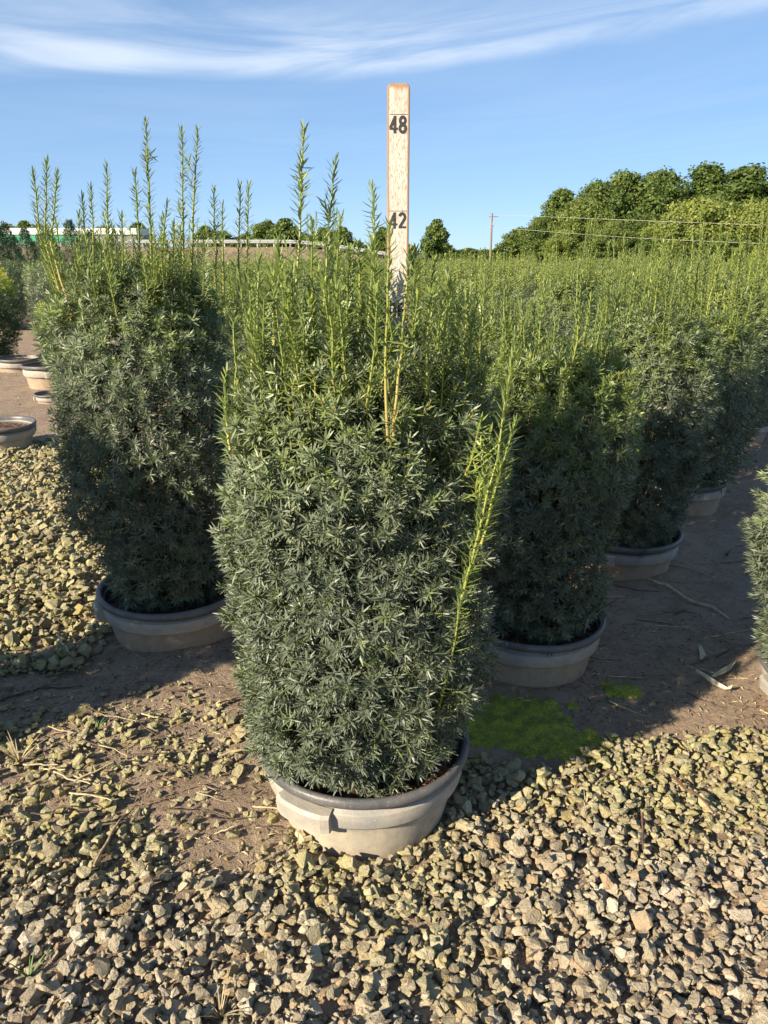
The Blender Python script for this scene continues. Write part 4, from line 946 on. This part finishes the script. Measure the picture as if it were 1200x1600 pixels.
for k, (u, v, Y) in enumerate(cones):
    p = at(u, v, Y); o = link('conical_evergreen', None, None, (p[0], Y, 0), k * 1.3); o.scale = (p[2] * 1.08, p[2] * 1.08, p[2] * 1.03)
    near_ = Y < 30
    tag(o, 'cone shaped young evergreen in the block beyond the aisle' if near_ else 'small cone shaped evergreen at the far edge of the shrub field', 'evergreen tree', 'young conical evergreens beyond the aisle' if near_ else 'small conical evergreens at the field edge')
    link('crown', CONES[k % 2][0], o); link('trunk', CONES[k % 2][1], o)

# road on a bank with a guard rail
n = 40; xs = np.linspace(-75, 6, n); V, Q = [], []
for i, x in enumerate(xs):
    e = 1 - float(sstep(-12, 6, x)); hb = 1.75 * e + .02
    for (dy, f) in ((0, -.05), (3, .35), (7, .95), (8, 1), (16, 1), (22, -.05)): V.append((x, 86 + dy + rs_.uniform(-.3, .3), hb * f + rs_.uniform(-.08, .08) * (f not in (0,)) * .6))
for i in range(n - 1):
    for j in range(5): Q.append((i * 6 + j, (i + 1) * 6 + j, (i + 1) * 6 + j + 1, i * 6 + j + 1))
bank = link('road_bank', mesh_from('road_bank', V, Q, M_bank, smooth=True)); tag(bank, 'dry brown earth bank carrying the road', 'bank', kind='structure')
rail = link('guard_rail', None, None, (0, 94, 0)); tag(rail, 'galvanised guard rail along the road on the earth bank', 'guard rail')
x0, x1 = at(170, 378, 94)[0], at(640, 380, 94)[0]
zr = lambda x: 1.75 * (1 - float(sstep(-12, 6, x)))
V, Q = [], []; m = 24
for i in range(m):
    x = x0 + (x1 - x0) * i / (m - 1)
    for dy, dz in ((0, .42), (-.09, .52), (0, .62), (-.09, .72), (0, .82), (.03, .82), (.03, .42)): V.append((x, dy, zr(x) + dz))
for i in range(m - 1):
    for j in range(7): Q.append((i * 7 + j, (i + 1) * 7 + j, (i + 1) * 7 + (j + 1) % 7, i * 7 + (j + 1) % 7))
link('beam', mesh_from('beam', V, Q, M_steel), rail)
bm = bmesh.new(); box_bm(bm, 0, .10, .38, .14, .14, .96); post_me = from_bm('post', bm, M_steel)
x = x0
while x < x1: link('post', post_me, rail, (x, 0, zr(x))); x += 1.9

# long warehouse
bld = link('warehouse', None, None, (-92, 200, 0)); tag(bld, 'long low white metal warehouse with a green band under its eave', 'building')
xa, xb = at(-60, 360, 200)[0] + 92, at(212, 360, 200)[0] + 92
bm = bmesh.new(); box_bm(bm, (xa + xb) / 2, 6, 2.6, xb - xa, 12, 5.4, 0); link('wall', from_bm('wall', bm, M_bgrey), bld)
bm = bmesh.new(); box_bm(bm, (xa + xb) / 2, 6, 6.1, xb - xa + .6, 12.8, 1.5, .1); link('roof', from_bm('roof', bm, M_bwhite), bld)
for (a, b) in ((0.02, .42), (.47, .68)):
    bm = bmesh.new(); box_bm(bm, xa + (xb - xa) * (a + b) / 2, -.06, 4.4, (xb - xa) * (b - a), .12, 1.6); link('green_band', from_bm('green_band', bm, M_bgreen), bld)
bm = bmesh.new(); box_bm(bm, 0, -.05, 1.5, 3.4, .12, 3.0); dme = from_bm('dock_door', bm, M_bgrey)
for k in range(6): link('dock_door', dme, bld, (xa + 5 + k * 7.5, 0, 0))

# utility pole and its two wires
pp = at(769, 333, 112)
pole = link('utility_pole', None, None, (pp[0], 112, 0)); tag(pole, 'weathered wooden utility pole by the far hedge', 'utility pole')
V, Q = tube([(0, 0, -.2), (0, 0, pp[2])], [.17, .12], 8); link('mast', mesh_from('mast', V, Q, M_polewood, smooth=True), pole)
bm = bmesh.new(); box_bm(bm, .25, 0, pp[2] - .45, 1.3, .10, .12); link('crossarm', from_bm('crossarm', bm, M_polewood), pole)
bm = bmesh.new(); box_bm(bm, .22, -.12, pp[2] - 1.4, .22, .22, .5, .04); link('transformer', from_bm('transformer', bm, M_steel), pole)
for vs, lb in ((((769, 336, 112), (840, 338, 98), (1010, 345, 88), (1200, 352, 80), (1420, 356, 74)), 'upper bare wire running from the pole past the wood'), (((769, 352, 112), (805, 358, 100), (990, 372, 88), (1200, 381, 80), (1420, 386, 74)), 'lower bare wire running from the pole past the wood')):
    P = np.array([at(*q) for q in vs]); u_ = np.linspace(0, len(P) - 1, 30); C = np.stack([np.interp(u_, np.arange(len(P)), P[:, a]) for a in range(3)], 1)
    for _ in range(3): C[1:-1] = (C[:-2] + 2 * C[1:-1] + C[2:]) / 4
    V, Q = tube(C, [.016] * 30, 4); o = link('utility_wire', mesh_from('utility_wire', V, Q, M_wire, smooth=True)); tag(o, lb, 'wire')
